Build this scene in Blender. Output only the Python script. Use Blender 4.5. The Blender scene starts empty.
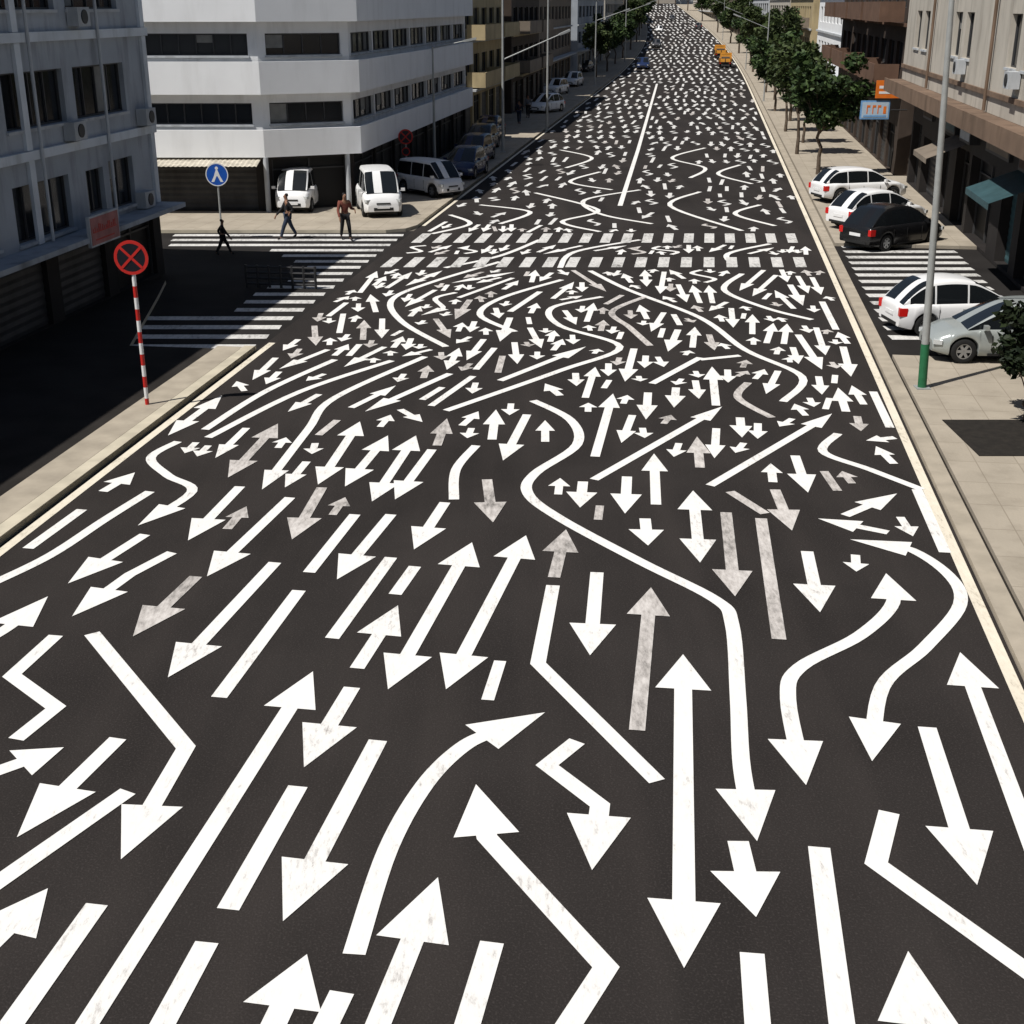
import bpy, math, random, bmesh
import numpy as np
from mathutils import Vector, Matrix
random.seed(7); np.random.seed(7)
S=bpy.context.scene
COL=S.collection
H=8.5; F=1300.0; P=math.atan(508/1300.0); CP,SP=math.cos(P),math.sin(P)
U=(0.1418,0.9899); N=(0.9899,-0.1418)
# ---------- surveying helpers: place things on the ground plane ----------
def G(px,py,z=0.0):
    a,b=px-512,512-py
    y=F*CP+b*SP; zz=b*CP-F*SP
    k=(H-z)/-zz
    return a*k,y*k
def ST(x,y): return x*U[0]+y*U[1], x*N[0]+y*N[1]
def GS(px,py,z=0.0): return ST(*G(px,py,z))
def hz(s):
    if s<150: return 0.0
    if s<442: return 4.9e-5*(s-150)**2
    return 4.178+0.0286*(s-442)
def cx(s):
    if s<150: return 0.0
    if s<442: return -1.13e-4*(s-150)**2
    return -9.63-0.066*(s-442)
def R(s,t,z=0.0):
    tt=t+cx(s)
    return (s*U[0]+tt*N[0], s*U[1]+tt*N[1], z+hz(s))
TH=math.atan2(U[1],U[0])
# ---------- materials ----------
def mat(name,col,rough=.7,var=.12,scale=3.0,metal=0,spec=.3,bump=0,bscale=60,stain=0,joints=False,patch=0):
    m=bpy.data.materials.new(name); m.use_nodes=True
    nt=m.node_tree; b=nt.nodes['Principled BSDF']
    b.inputs['Roughness'].default_value=rough; b.inputs['Metallic'].default_value=metal
    b.inputs['Specular IOR Level'].default_value=spec
    tc=nt.nodes.new('ShaderNodeTexCoord')
    if var>0:
        n=nt.nodes.new('ShaderNodeTexNoise'); n.inputs['Scale'].default_value=scale; n.inputs['Detail'].default_value=6
        nt.links.new(tc.outputs['Object'],n.inputs['Vector'])
        r=nt.nodes.new('ShaderNodeValToRGB')
        r.color_ramp.elements[0].position=.3; r.color_ramp.elements[1].position=.7
        r.color_ramp.elements[0].color=tuple(x*(1-var) for x in col)+(1,)
        r.color_ramp.elements[1].color=tuple(min(1,x*(1+var)) for x in col)+(1,)
        nt.links.new(n.outputs['Fac'],r.inputs['Fac'])
        out=r.outputs['Color']
        def mixin(fac,colB,out):
            mx=nt.nodes.new('ShaderNodeMix'); mx.data_type='RGBA'
            nt.links.new(fac,mx.inputs['Factor']); nt.links.new(out,mx.inputs['A']); mx.inputs['B'].default_value=colB+(1,)
            return mx.outputs['Result']
        if stain>0:
            mp=nt.nodes.new('ShaderNodeMapping'); mp.inputs['Scale'].default_value=(1.1,1.1,.2)
            nt.links.new(tc.outputs['Object'],mp.inputs['Vector'])
            n2=nt.nodes.new('ShaderNodeTexNoise'); n2.inputs['Scale'].default_value=1.3; n2.inputs['Detail'].default_value=9; n2.inputs['Roughness'].default_value=.6
            nt.links.new(mp.outputs['Vector'],n2.inputs['Vector'])
            r2=nt.nodes.new('ShaderNodeValToRGB'); r2.color_ramp.elements[0].position=.5; r2.color_ramp.elements[1].position=.78
            r2.color_ramp.elements[0].color=(0,0,0,1); r2.color_ramp.elements[1].color=(stain,)*3+(1,)
            nt.links.new(n2.outputs['Fac'],r2.inputs['Fac'])
            out=mixin(r2.outputs['Color'],(col[0]*.3,col[1]*.28,col[2]*.25),out)
        if patch>0:
            mp=nt.nodes.new('ShaderNodeMapping'); mp.inputs['Rotation'].default_value=(0,0,math.pi/2-TH); mp.inputs['Scale'].default_value=(.9,.05,1)
            nt.links.new(tc.outputs['Object'],mp.inputs['Vector'])
            n2=nt.nodes.new('ShaderNodeTexNoise'); n2.inputs['Scale'].default_value=1.0; n2.inputs['Detail'].default_value=5
            nt.links.new(mp.outputs['Vector'],n2.inputs['Vector'])
            r2=nt.nodes.new('ShaderNodeValToRGB'); r2.color_ramp.elements[0].position=.45; r2.color_ramp.elements[1].position=.7
            r2.color_ramp.elements[0].color=(0,0,0,1); r2.color_ramp.elements[1].color=(patch,)*3+(1,)
            nt.links.new(n2.outputs['Fac'],r2.inputs['Fac'])
            out=mixin(r2.outputs['Color'],(col[0]*1.9,col[1]*1.85,col[2]*1.8),out)
            n4=nt.nodes.new('ShaderNodeTexNoise'); n4.inputs['Scale'].default_value=38; n4.inputs['Detail'].default_value=2
            nt.links.new(tc.outputs['Object'],n4.inputs['Vector'])
            r4=nt.nodes.new('ShaderNodeValToRGB'); r4.color_ramp.elements[0].position=.52; r4.color_ramp.elements[1].position=.75
            r4.color_ramp.elements[0].color=(0,0,0,1); r4.color_ramp.elements[1].color=(.6,)*3+(1,)
            nt.links.new(n4.outputs['Fac'],r4.inputs['Fac'])
            out=mixin(r4.outputs['Color'],(col[0]*2.3,col[1]*2.3,col[2]*2.3),out)
        if joints:
            mp=nt.nodes.new('ShaderNodeMapping'); mp.inputs['Rotation'].default_value=(0,0,-TH)
            nt.links.new(tc.outputs['Object'],mp.inputs['Vector'])
            bk=nt.nodes.new('ShaderNodeTexBrick'); bk.inputs['Scale'].default_value=1; bk.inputs['Brick Width'].default_value=1.2; bk.inputs['Row Height'].default_value=.8; bk.inputs['Mortar Size'].default_value=.012; bk.offset=0
            bk.inputs['Color1'].default_value=(0,0,0,1); bk.inputs['Color2'].default_value=(.15,.15,.15,1); bk.inputs['Mortar'].default_value=(.55,.55,.55,1)
            nt.links.new(mp.outputs['Vector'],bk.inputs['Vector'])
            out=mixin(bk.outputs['Color'],(col[0]*.5,col[1]*.48,col[2]*.45),out)
        nt.links.new(out,b.inputs['Base Color'])
    else: b.inputs['Base Color'].default_value=(col[0],col[1],col[2],1)
    if bump>0:
        n3=nt.nodes.new('ShaderNodeTexNoise'); n3.inputs['Scale'].default_value=bscale; n3.inputs['Detail'].default_value=3
        nt.links.new(tc.outputs['Object'],n3.inputs['Vector'])
        bp=nt.nodes.new('ShaderNodeBump'); bp.inputs['Strength'].default_value=bump; bp.inputs['Distance'].default_value=.02
        nt.links.new(n3.outputs['Fac'],bp.inputs['Height']); nt.links.new(bp.outputs['Normal'],b.inputs['Normal'])
    return m
def paint_mat(name,c0,cm,c1,p0,pm_,p1,sc=14):
    m=bpy.data.materials.new(name); m.use_nodes=True; nt=m.node_tree; b=nt.nodes['Principled BSDF']
    b.inputs['Roughness'].default_value=.75; b.inputs['Specular IOR Level'].default_value=.15
    g=nt.nodes.new('ShaderNodeNewGeometry')
    mp=nt.nodes.new('ShaderNodeMapping'); mp.inputs['Rotation'].default_value=(0,0,math.pi/2-TH); mp.inputs['Scale'].default_value=(1,.3,1)
    nt.links.new(g.outputs['Position'],mp.inputs['Vector'])
    n=nt.nodes.new('ShaderNodeTexNoise'); n.inputs['Scale'].default_value=sc; n.inputs['Detail'].default_value=9; n.inputs['Roughness'].default_value=.75
    nt.links.new(mp.outputs['Vector'],n.inputs['Vector'])
    n2=nt.nodes.new('ShaderNodeTexNoise'); n2.inputs['Scale'].default_value=.7; n2.inputs['Detail'].default_value=3
    nt.links.new(g.outputs['Position'],n2.inputs['Vector'])
    ad=nt.nodes.new('ShaderNodeMath'); ad.operation='MULTIPLY_ADD'; ad.inputs[1].default_value=.5
    nt.links.new(n2.outputs['Fac'],ad.inputs[0]); nt.links.new(n.outputs['Fac'],ad.inputs[2])
    r=nt.nodes.new('ShaderNodeValToRGB'); e=r.color_ramp.elements
    e[0].position=p0; e[1].position=p1; k=e.new(pm_); k.color=tuple(cm)+(1,)
    e[0].color=tuple(c0)+(1,); e[-1].color=tuple(c1)+(1,)
    nt.links.new(ad.outputs[0],r.inputs['Fac']); nt.links.new(r.outputs['Color'],b.inputs['Base Color'])
    return m
M_ASPH=mat('asphalt',(.026,.0225,.021),.9,.2,.35,spec=.1,bump=.4,bscale=45,patch=.35)
M_ASPH2=mat('asphalt_side',(.023,.021,.020),.9,.25,.5,spec=.08,bump=.35,bscale=45)
M_PATHSHADE=mat('footway_painted_shade',(.026,.023,.021),.9,.25,.8,spec=.08,bump=.3,bscale=30)  # near-black colour carries the apartment block's shade on the footway
M_GROUND=mat('ground_dust',(.17,.15,.125),.95,.2,.3,spec=.1)
M_PAV=mat('pavement_concrete',(.37,.325,.262),.9,.10,.8,spec=.12,bump=.3,bscale=20,stain=.3,joints=True)
M_KERB=mat('kerb_stone',(.50,.45,.35),.85,.15,2.0,spec=.15)
M_KERBD=mat('kerb_dusty',(.36,.315,.25),.85,.15,2.0,spec=.15)
M_PAINT=paint_mat('road_paint',(.79,.775,.745),(.73,.715,.685),(.36,.335,.315),.62,.84,1.0)
M_PAINTF=paint_mat('road_paint_far',(.68,.67,.65),(.60,.59,.57),(.35,.34,.33),.6,.82,1.0,5)
M_WORN=paint_mat('road_paint_worn',(.62,.585,.555),(.44,.41,.385),(.15,.14,.13),.6,.78,.98,11)
M_ZEB=paint_mat('crossing_paint',(.66,.645,.62),(.50,.49,.47),(.13,.12,.11),.6,.8,1.0,9)
M_EDGE=paint_mat('edge_paint',(.74,.68,.56),(.66,.60,.49),(.33,.3,.23),.6,.82,1.0)
M_WHITEW=mat('white_render',(.80,.81,.82),.8,.03,.8,stain=.18)
M_GREYW=mat('grey_render',(.34,.37,.41),.85,.12,.7,stain=.8)
M_GREYL=mat('pale_trim',(.44,.46,.48),.85,.1,1.0,stain=.6)
M_BLUEL=mat('pale_blue_trim',(.58,.62,.66),.85,.1,1.0,stain=.6)
M_CREAM=mat('cream_render',(.45,.415,.36),.85,.1,.6,stain=.75)
M_BEIGE=mat('beige_render',(.42,.34,.2),.85,.12,.6,stain=.6)
M_TAN=mat('tan_render',(.20,.165,.13),.85,.12,.6,stain=.6)
M_LEDGE=mat('brown_ledge',(.17,.115,.08),.85,.2,.9,stain=.8)
M_BROWN=mat('brown_wall',(.05,.036,.028),.8,.2,1.2,stain=.5)
M_BALC=mat('brown_balcony',(.13,.075,.05),.8,.2,1.2,stain=.5)
M_BLACKW=mat('shade_black_wall',(.020,.017,.016),.8,.25,1.2,stain=.4)  # near-black, so the ground floor shade is put into the colour
M_DARK=mat('dark_interior',(.008,.0075,.0075),.6,.2,1)
M_GLASS=mat('window_glass',(.018,.021,.025),.14,.0,.6,spec=.5)
nt=M_GLASS.node_tree; oi=nt.nodes.new('ShaderNodeObjectInfo'); rp=nt.nodes.new('ShaderNodeValToRGB')
rp.color_ramp.elements[0].position=.55; rp.color_ramp.elements[0].color=(.010,.012,.015,1); rp.color_ramp.elements[1].color=(.07,.07,.068,1)
nt.links.new(oi.outputs['Random'],rp.inputs['Fac']); nt.links.new(rp.outputs['Color'],nt.nodes['Principled BSDF'].inputs['Base Color'])
M_BLIND=mat('window_blind',(.2,.2,.19),.8,.15,3)
M_FRAME=mat('window_frame',(.05,.05,.052),.5,.1,3)
M_SHUT=mat('roller_shutter',(.045,.045,.047),.5,.25,2,stain=.6)
M_SHUTT=mat('teal_shutter',(.04,.085,.095),.5,.2,2,stain=.6)
M_AWN=mat('awning_sheet',(.50,.46,.38),.6,.2,4,stain=.5)
M_STEEL=mat('galvanised_steel',(.36,.37,.36),.45,.1,4,metal=.2,spec=.4)
M_DSTEEL=mat('dark_steel',(.03,.03,.032),.5,.1,4)
M_GREEN=mat('green_paint',(.02,.13,.055),.5,.15,6)
M_RED=mat('sign_red',(.50,.025,.02),.45,.08,6)
M_PINK=mat('faded_pink',(.36,.15,.14),.7,.2,3,stain=.5)
M_FRED=mat('faded_red',(.42,.06,.05),.7,.2,5)
M_BLUE=mat('sign_blue',(.015,.09,.42),.4,.08,6)
M_LBLUE=mat('sign_pale_blue',(.16,.33,.58),.5,.1,6)
M_DBLUE=mat('sign_face_dark',(.012,.012,.018),.4,.08,6)
M_SWHITE=mat('sign_white',(.75,.75,.75),.4,.05,6)
M_ORANGE=mat('orange_paint',(.70,.17,.02),.5,.12,3)
M_YELL=mat('yellow_orange_paint',(.66,.29,.04),.5,.15,2)
M_RUB=mat('rubber',(.015,.015,.015),.85,.1,8)
M_RIM=mat('alloy',(.4,.41,.42),.3,.05,8,metal=.7,spec=.5)
M_CWHITE=mat('car_white',(.76,.76,.76),.25,.02,2,spec=.5)
M_CBLACK=mat('car_black',(.010,.010,.011),.2,.05,2,spec=.5)
M_CSILV=mat('car_silver',(.38,.41,.40),.25,.03,2,metal=.3,spec=.5)
M_CBLUE=mat('car_blue',(.015,.026,.075),.22,.05,2,spec=.5)
M_CGREY=mat('car_grey',(.06,.06,.065),.25,.05,2,spec=.5)
M_CGLASS=mat('car_glass',(.010,.012,.014),.08,.0,1,spec=.5)
M_TRIM=mat('black_trim',(.02,.02,.02),.6,.05,3)
M_LAMP=mat('lamp_glass',(.5,.52,.52),.1,.0,1,spec=.6)
M_TAIL=mat('tail_lamp',(.55,.012,.01),.2,.0,1,spec=.5)
M_SKIN=mat('skin',(.25,.13,.08),.6,.05,8)
M_HAIR=mat('hair',(.012,.009,.008),.7,.1,20)
M_NAVY=mat('cloth_navy',(.02,.022,.035),.9,.15,10)
M_BLK=mat('cloth_black',(.015,.015,.017),.9,.15,10)
M_JEAN=mat('cloth_jeans',(.025,.035,.06),.9,.15,10)
M_RUST=mat('cloth_rust',(.16,.05,.035),.9,.15,10)
M_CLGREY=mat('cloth_grey',(.16,.16,.17),.9,.15,10)
M_BARK=mat('bark',(.10,.075,.055),.95,.3,6,bump=.6,bscale=15)
M_JOINTSHADE=mat('joint_and_shadow_dark',(.018,.015,.012),.95,.3,6)  # dark kerb joint, and the painted shadow patch by the small tree
def leaf_mat(name,c0,c1):
    m=bpy.data.materials.new(name); m.use_nodes=True; nt=m.node_tree; b=nt.nodes['Principled BSDF']
    g=nt.nodes.new('ShaderNodeNewGeometry'); r=nt.nodes.new('ShaderNodeValToRGB')
    r.color_ramp.elements[0].color=c0+(1,); r.color_ramp.elements[1].color=c1+(1,)
    nt.links.new(g.outputs['Random Per Island'],r.inputs['Fac']); nt.links.new(r.outputs['Color'],b.inputs['Base Color'])
    b.inputs['Roughness'].default_value=.6; b.inputs['Specular IOR Level'].default_value=.2
    return m
M_LEAF=leaf_mat('foliage',(.012,.026,.009),(.055,.088,.026))
M_LEAF2=leaf_mat('foliage_olive',(.018,.03,.010),(.075,.10,.034))
M_LEAFD=leaf_mat('foliage_dark',(.006,.011,.005),(.02,.03,.011))
# ---------- mesh builder ----------
class MB:
    def __init__(s): s.v=[]; s.f=[]; s.m=[]
    def quad(s,*p,m=0):
        i=len(s.v); s.v+= [tuple(q) for q in p]; s.f.append(tuple(range(i,i+len(p)))); s.m.append(m)
    def box(s,x0,x1,y0,y1,z0,z1,m=0,T=None):
        c=[(x0,y0,z0),(x1,y0,z0),(x1,y1,z0),(x0,y1,z0),(x0,y0,z1),(x1,y0,z1),(x1,y1,z1),(x0,y1,z1)]
        if T is not None: c=[tuple(T@Vector(q)) for q in c]
        i=len(s.v); s.v+=c
        for q in ((0,3,2,1),(4,5,6,7),(0,1,5,4),(1,2,6,5),(2,3,7,6),(3,0,4,7)):
            s.f.append(tuple(i+k for k in q)); s.m.append(m)
    def cyl(s,p0,p1,r0,r1=None,n=10,m=0,caps=True):
        if r1 is None: r1=r0
        p0=Vector(p0);p1=Vector(p1); d=(p1-p0).normalized()
        a=d.orthogonal().normalized(); b=d.cross(a)
        i=len(s.v)
        for p,r in((p0,r0),(p1,r1)):
            for k in range(n):
                an=2*math.pi*k/n; s.v.append(tuple(p+a*(r*math.cos(an))+b*(r*math.sin(an))))
        for k in range(n):
            k2=(k+1)%n; s.f.append((i+k,i+k2,i+n+k2,i+n+k)); s.m.append(m)
        if caps:
            s.f.append(tuple(i+n-1-k for k in range(n))); s.m.append(m)
            s.f.append(tuple(i+n+k for k in range(n))); s.m.append(m)
    def mesh(s,name,mats):
        me=bpy.data.meshes.new(name); me.from_pydata(s.v,[],s.f)
        for q in mats: me.materials.append(q)
        if len(mats)>1: me.polygons.foreach_set('material_index',s.m)
        me.update(); return me
def add(name,data,parent=None,loc=(0,0,0),rz=0.0,**kw):
    o=bpy.data.objects.new(name,data); COL.objects.link(o)
    o.location=loc; o.rotation_euler=(0,0,rz)
    if parent is not None: o.parent=parent
    for k,v in kw.items(): o[k]=v
    return o
def smooth(me,ang=35):
    me.polygons.foreach_set('use_smooth',[True]*len(me.polygons))
    try: me.set_sharp_from_angle(angle=math.radians(ang))
    except Exception: pass
    return me
def copy_tree(o,loc,rz,scale=(1,1,1),**kw):
    c=o.copy(); COL.objects.link(c); c.location=loc; c.rotation_euler=(0,0,rz); c.scale=scale
    for k,v in kw.items(): c[k]=v
    def rec(a,b):
        for ch in a.children:
            d=ch.copy(); COL.objects.link(d); d.parent=b; rec(ch,d)
    rec(o,c); return c
# ---------- setting : ground, road ----------
TL,TR=-11.4,4.63
def strip(name,ts,z,mat_,s0,s1,step=10,parent=None,thick=0,**kw):
    m=MB(); ss=[s0]
    while ss[-1]<s1: ss.append(min(s1,ss[-1]+step))
    for a,b in zip(ss[:-1],ss[1:]):
        for t0,t1 in zip(ts[:-1],ts[1:]):
            m.quad(R(a,t0,z),R(a,t1,z),R(b,t1,z),R(b,t0,z))
        if thick:
            m.quad(R(b,ts[0],z-thick),R(a,ts[0],z-thick),R(a,ts[0],z),R(b,ts[0],z))
            m.quad(R(a,ts[-1],z-thick),R(b,ts[-1],z-thick),R(b,ts[-1],z),R(a,ts[-1],z))
    if thick:
        m.quad(R(s0,ts[0],z-thick),R(s0,ts[-1],z-thick),R(s0,ts[-1],z),R(s0,ts[0],z))
        m.quad(R(s1,ts[-1],z-thick),R(s1,ts[0],z-thick),R(s1,ts[0],z),R(s1,ts[-1],z))
    return add(name,m.mesh(name,[mat_]),parent,**kw)
strip('ground',[-900,-200,-60,-11,5,60,200,900],-.012,M_GROUND,-120,1500,15,kind='structure',label='dusty grey ground under the city street')
road=strip('road',[TL,-3,TR],0,M_ASPH,-60,600,8,kind='structure',label='wide dark asphalt avenue covered in painted white arrows')
def poly_slab(name,pts,ztop,mat_,thick,**kw):
    m=MB(); n=len(pts)
    m.quad(*[(x,y,ztop) for x,y in pts])
    for i in range(n):
        a,b=pts[i],pts[(i+1)%n]
        m.quad((a[0],a[1],ztop-thick),(b[0],b[1],ztop-thick),(b[0],b[1],ztop),(a[0],a[1],ztop),m=1)
    return add(name,m.mesh(name,[mat_,M_KERB]),**kw)
YF=52.3
def XatY(y,t):
    s=(y+.1418*t)/.9899
    return .1418*s+.9899*t
cs=[(-90,30),(XatY(30,TL)+.02,30),(XatY(YF+.5,TL)+.02,YF+.5),(-90,YF+.5)]
m=MB(); m.quad(*[(x,y,-.004) for x,y in cs])
add('side_street',m.mesh('side_street',[M_ASPH2]),kind='structure',label='asphalt side street joining the avenue')
a0=R(-40,TL-.02)[:2]; a1=R(32.2,TL-.02)[:2]
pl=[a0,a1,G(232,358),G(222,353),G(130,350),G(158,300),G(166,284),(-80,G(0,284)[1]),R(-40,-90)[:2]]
poly_slab('pavement',pl,.12,M_PATHSHADE,.14,kind='structure',label='footway with painted-in shade beside the apartment block')
strip('pavement_edge',[TL-1.0,TL-.32],.126,M_KERBD,-40,32.0,8,kind='structure',label='dusty concrete strip behind the kerb')
yb=58.0
pf=[(-90,YF),(XatY(YF,TL)-1.0,YF),(XatY(YF+.4,TL)-.3,YF+.4),(XatY(YF+1.3,TL)-.02,YF+1.3),(XatY(yb,TL)-.02,yb),(-90,yb)]
poly_slab('pavement',pf,.12,M_PAV,.14,kind='structure',label='sunlit corner pavement with kerb')
sb=(yb+.1418*TL)/.9899
m=MB(); ss=[sb]+list(np.arange(70,600,10))
for i,(a,b) in enumerate(zip(ss[:-1],ss[1:])):
    p0=R(a,TL-.02,.12);p1=R(b,TL-.02,.12);q0=R(a,-90,.12);q1=R(b,-90,.12)
    if i==0: q0=(-90,yb,.12)
    m.quad(q0,p0,p1,q1)
    m.quad((p0[0],p0[1],p0[2]-.14),(p1[0],p1[1],p1[2]-.14),p1,p0,m=1)
add('pavement',m.mesh('pavement',[M_PAV,M_KERB]),kind='structure',label='pavement along the avenue beyond the crossing')
strip('pavement',[TR+.42,8,40],.12,M_PAV,-40,33.6,8,thick=.14,kind='structure',label='concrete pavement in front of shops')
strip('parking_bay',[TR,8,40],.002,M_ASPH2,33.6,50.5,8,kind='structure',label='asphalt parking bay with white stripes')
strip('pavement',[TR+.42,8,60],.12,M_PAV,50.5,600,8,thick=.14,kind='structure',label='wide pavement with trees and parked cars')
strip('kerb',[TR,TR+.34],.10,M_KERBD,-40,600,8,thick=.12,kind='structure',label='dusty stone kerb strip')
strip('gutter',[TR+.34,TR+.42],.03,M_JOINTSHADE,-40,33.6,8,kind='structure',label='dark joint behind the kerb')
strip('kerb',[TL-.3,TL-.02],.135,M_KERB,-40,32.1,8,thick=.14,kind='structure',label='pale stone kerb strip')
strip('kerb',[TL-.3,TL-.02],.135,M_KERBD,54,600,8,thick=.14,kind='structure',label='pale stone kerb strip')
strip('edge_line',[TL+.06,TL+.24],.006,M_EDGE,-40,33,8,parent=road)
strip('edge_line',[TL+.06,TL+.20],.006,M_EDGE,53,600,8,parent=road)
strip('edge_line',[TR-.24,TR-.06],.006,M_EDGE,-40,600,8,parent=road)
# ---------- painted marks ----------
def length(p): return sum(math.dist(a,b) for a,b in zip(p[:-1],p[1:]))
def trim(p,d):
    p=list(p)
    while len(p)>2 and math.dist(p[-1],p[-2])<d:
        d-=math.dist(p[-1],p[-2]); p.pop()
    L=math.dist(p[-1],p[-2]); k=max(0.02,(L-d)/L) if L>0 else 1
    a,b=p[-2],p[-1]; p[-1]=(a[0]+(b[0]-a[0])*k,a[1]+(b[1]-a[1])*k)
    return p
def catmull(p,n=7):
    q=[p[0]]+list(p)+[p[-1]]; out=[]
    for i in range(1,len(q)-2):
        for k in range(n):
            t=k/n; r=[]
            for c in (0,1):
                a,b,cc,d=q[i-1][c],q[i][c],q[i+1][c],q[i+2][c]
                r.append(.5*(2*b+(-a+cc)*t+(2*a-5*b+4*cc-d)*t*t+(-a+3*b-3*cc+d)*t**3))
            out.append(tuple(r))
    out.append(tuple(p[-1])); return out
CE=.125
occ=np.zeros((4900,140),bool)
def raster(p,w,test=False):
    step=.12
    for a,b in zip(p[:-1],p[1:]):
        L=math.dist(a,b); n=max(1,int(L/step))
        for k in range(n+1):
            s=a[0]+(b[0]-a[0])*k/n; t=a[1]+(b[1]-a[1])*k/n
            i0=max(0,int((s-w)/CE));i1=int((s+w)/CE)+1;j0=max(0,int((t-w+12)/CE));j1=int((t+w+12)/CE)+1
            if test:
                if occ[i0:i1,j0:j1].any(): return True
            else: occ[i0:i1,j0:j1]=True
    return False
ZC=[0]
def mark(m,p,heads,w=.3,hl=1.0,hw=.78):
    ZC[0]+=1; z=.010+(ZC[0]%60)*.00006
    tips=[]; p=list(p); LL=length(p); de=ds=None
    for side in 'es':
        if side in heads or 'b' in heads:
            if side=='s': p=p[::-1]
            tip=p[-1]; h=min(hl,LL*(.40 if 'b' in heads else .58))
            p=trim(p,h); b=p[-1]; tips.append((tip,b))
            d=(tip[0]-b[0],tip[1]-b[1])
            if side=='s': p=p[::-1]; ds=(-d[0],-d[1])
            else: de=d
    n=len(p); Ls=[];Rs=[]
    for i in range(n):
        k=1
        if i==0: d=ds or (p[1][0]-p[0][0],p[1][1]-p[0][1])
        elif i==n-1: d=de or (p[-1][0]-p[-2][0],p[-1][1]-p[-2][1])
        else:
            d1=Vector((p[i][0]-p[i-1][0],p[i][1]-p[i-1][1])).normalized(); d2=Vector((p[i+1][0]-p[i][0],p[i+1][1]-p[i][1])).normalized()
            dv=d1+d2
            if dv.length<.2: dv=d1
            dv.normalize(); k=min(1.6,1/max(.4,dv.dot(d1))); d=(dv.x,dv.y)
        L=math.hypot(*d) or 1; nx,ny=-d[1]/L*w/2*k,d[0]/L*w/2*k
        Ls.append((p[i][0]+nx,p[i][1]+ny)); Rs.append((p[i][0]-nx,p[i][1]-ny))
    for i in range(n-1):
        m.quad(R(*Rs[i],z),R(*Rs[i+1],z),R(*Ls[i+1],z),R(*Ls[i],z))
    for tip,b in tips:
        d=(tip[0]-b[0],tip[1]-b[1]); L=math.hypot(*d) or 1; nx,ny=-d[1]/L*hw/2,d[0]/L*hw/2
        m.quad(R(tip[0],tip[1],z),R(b[0]+nx,b[1]+ny,z),R(b[0]-nx,b[1]-ny,z))
def fixup(me):
    flip=[p.index for p in me.polygons if p.normal.z<0]
    for i in flip: me.polygons[i].flip()
    me.update(); return me
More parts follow.
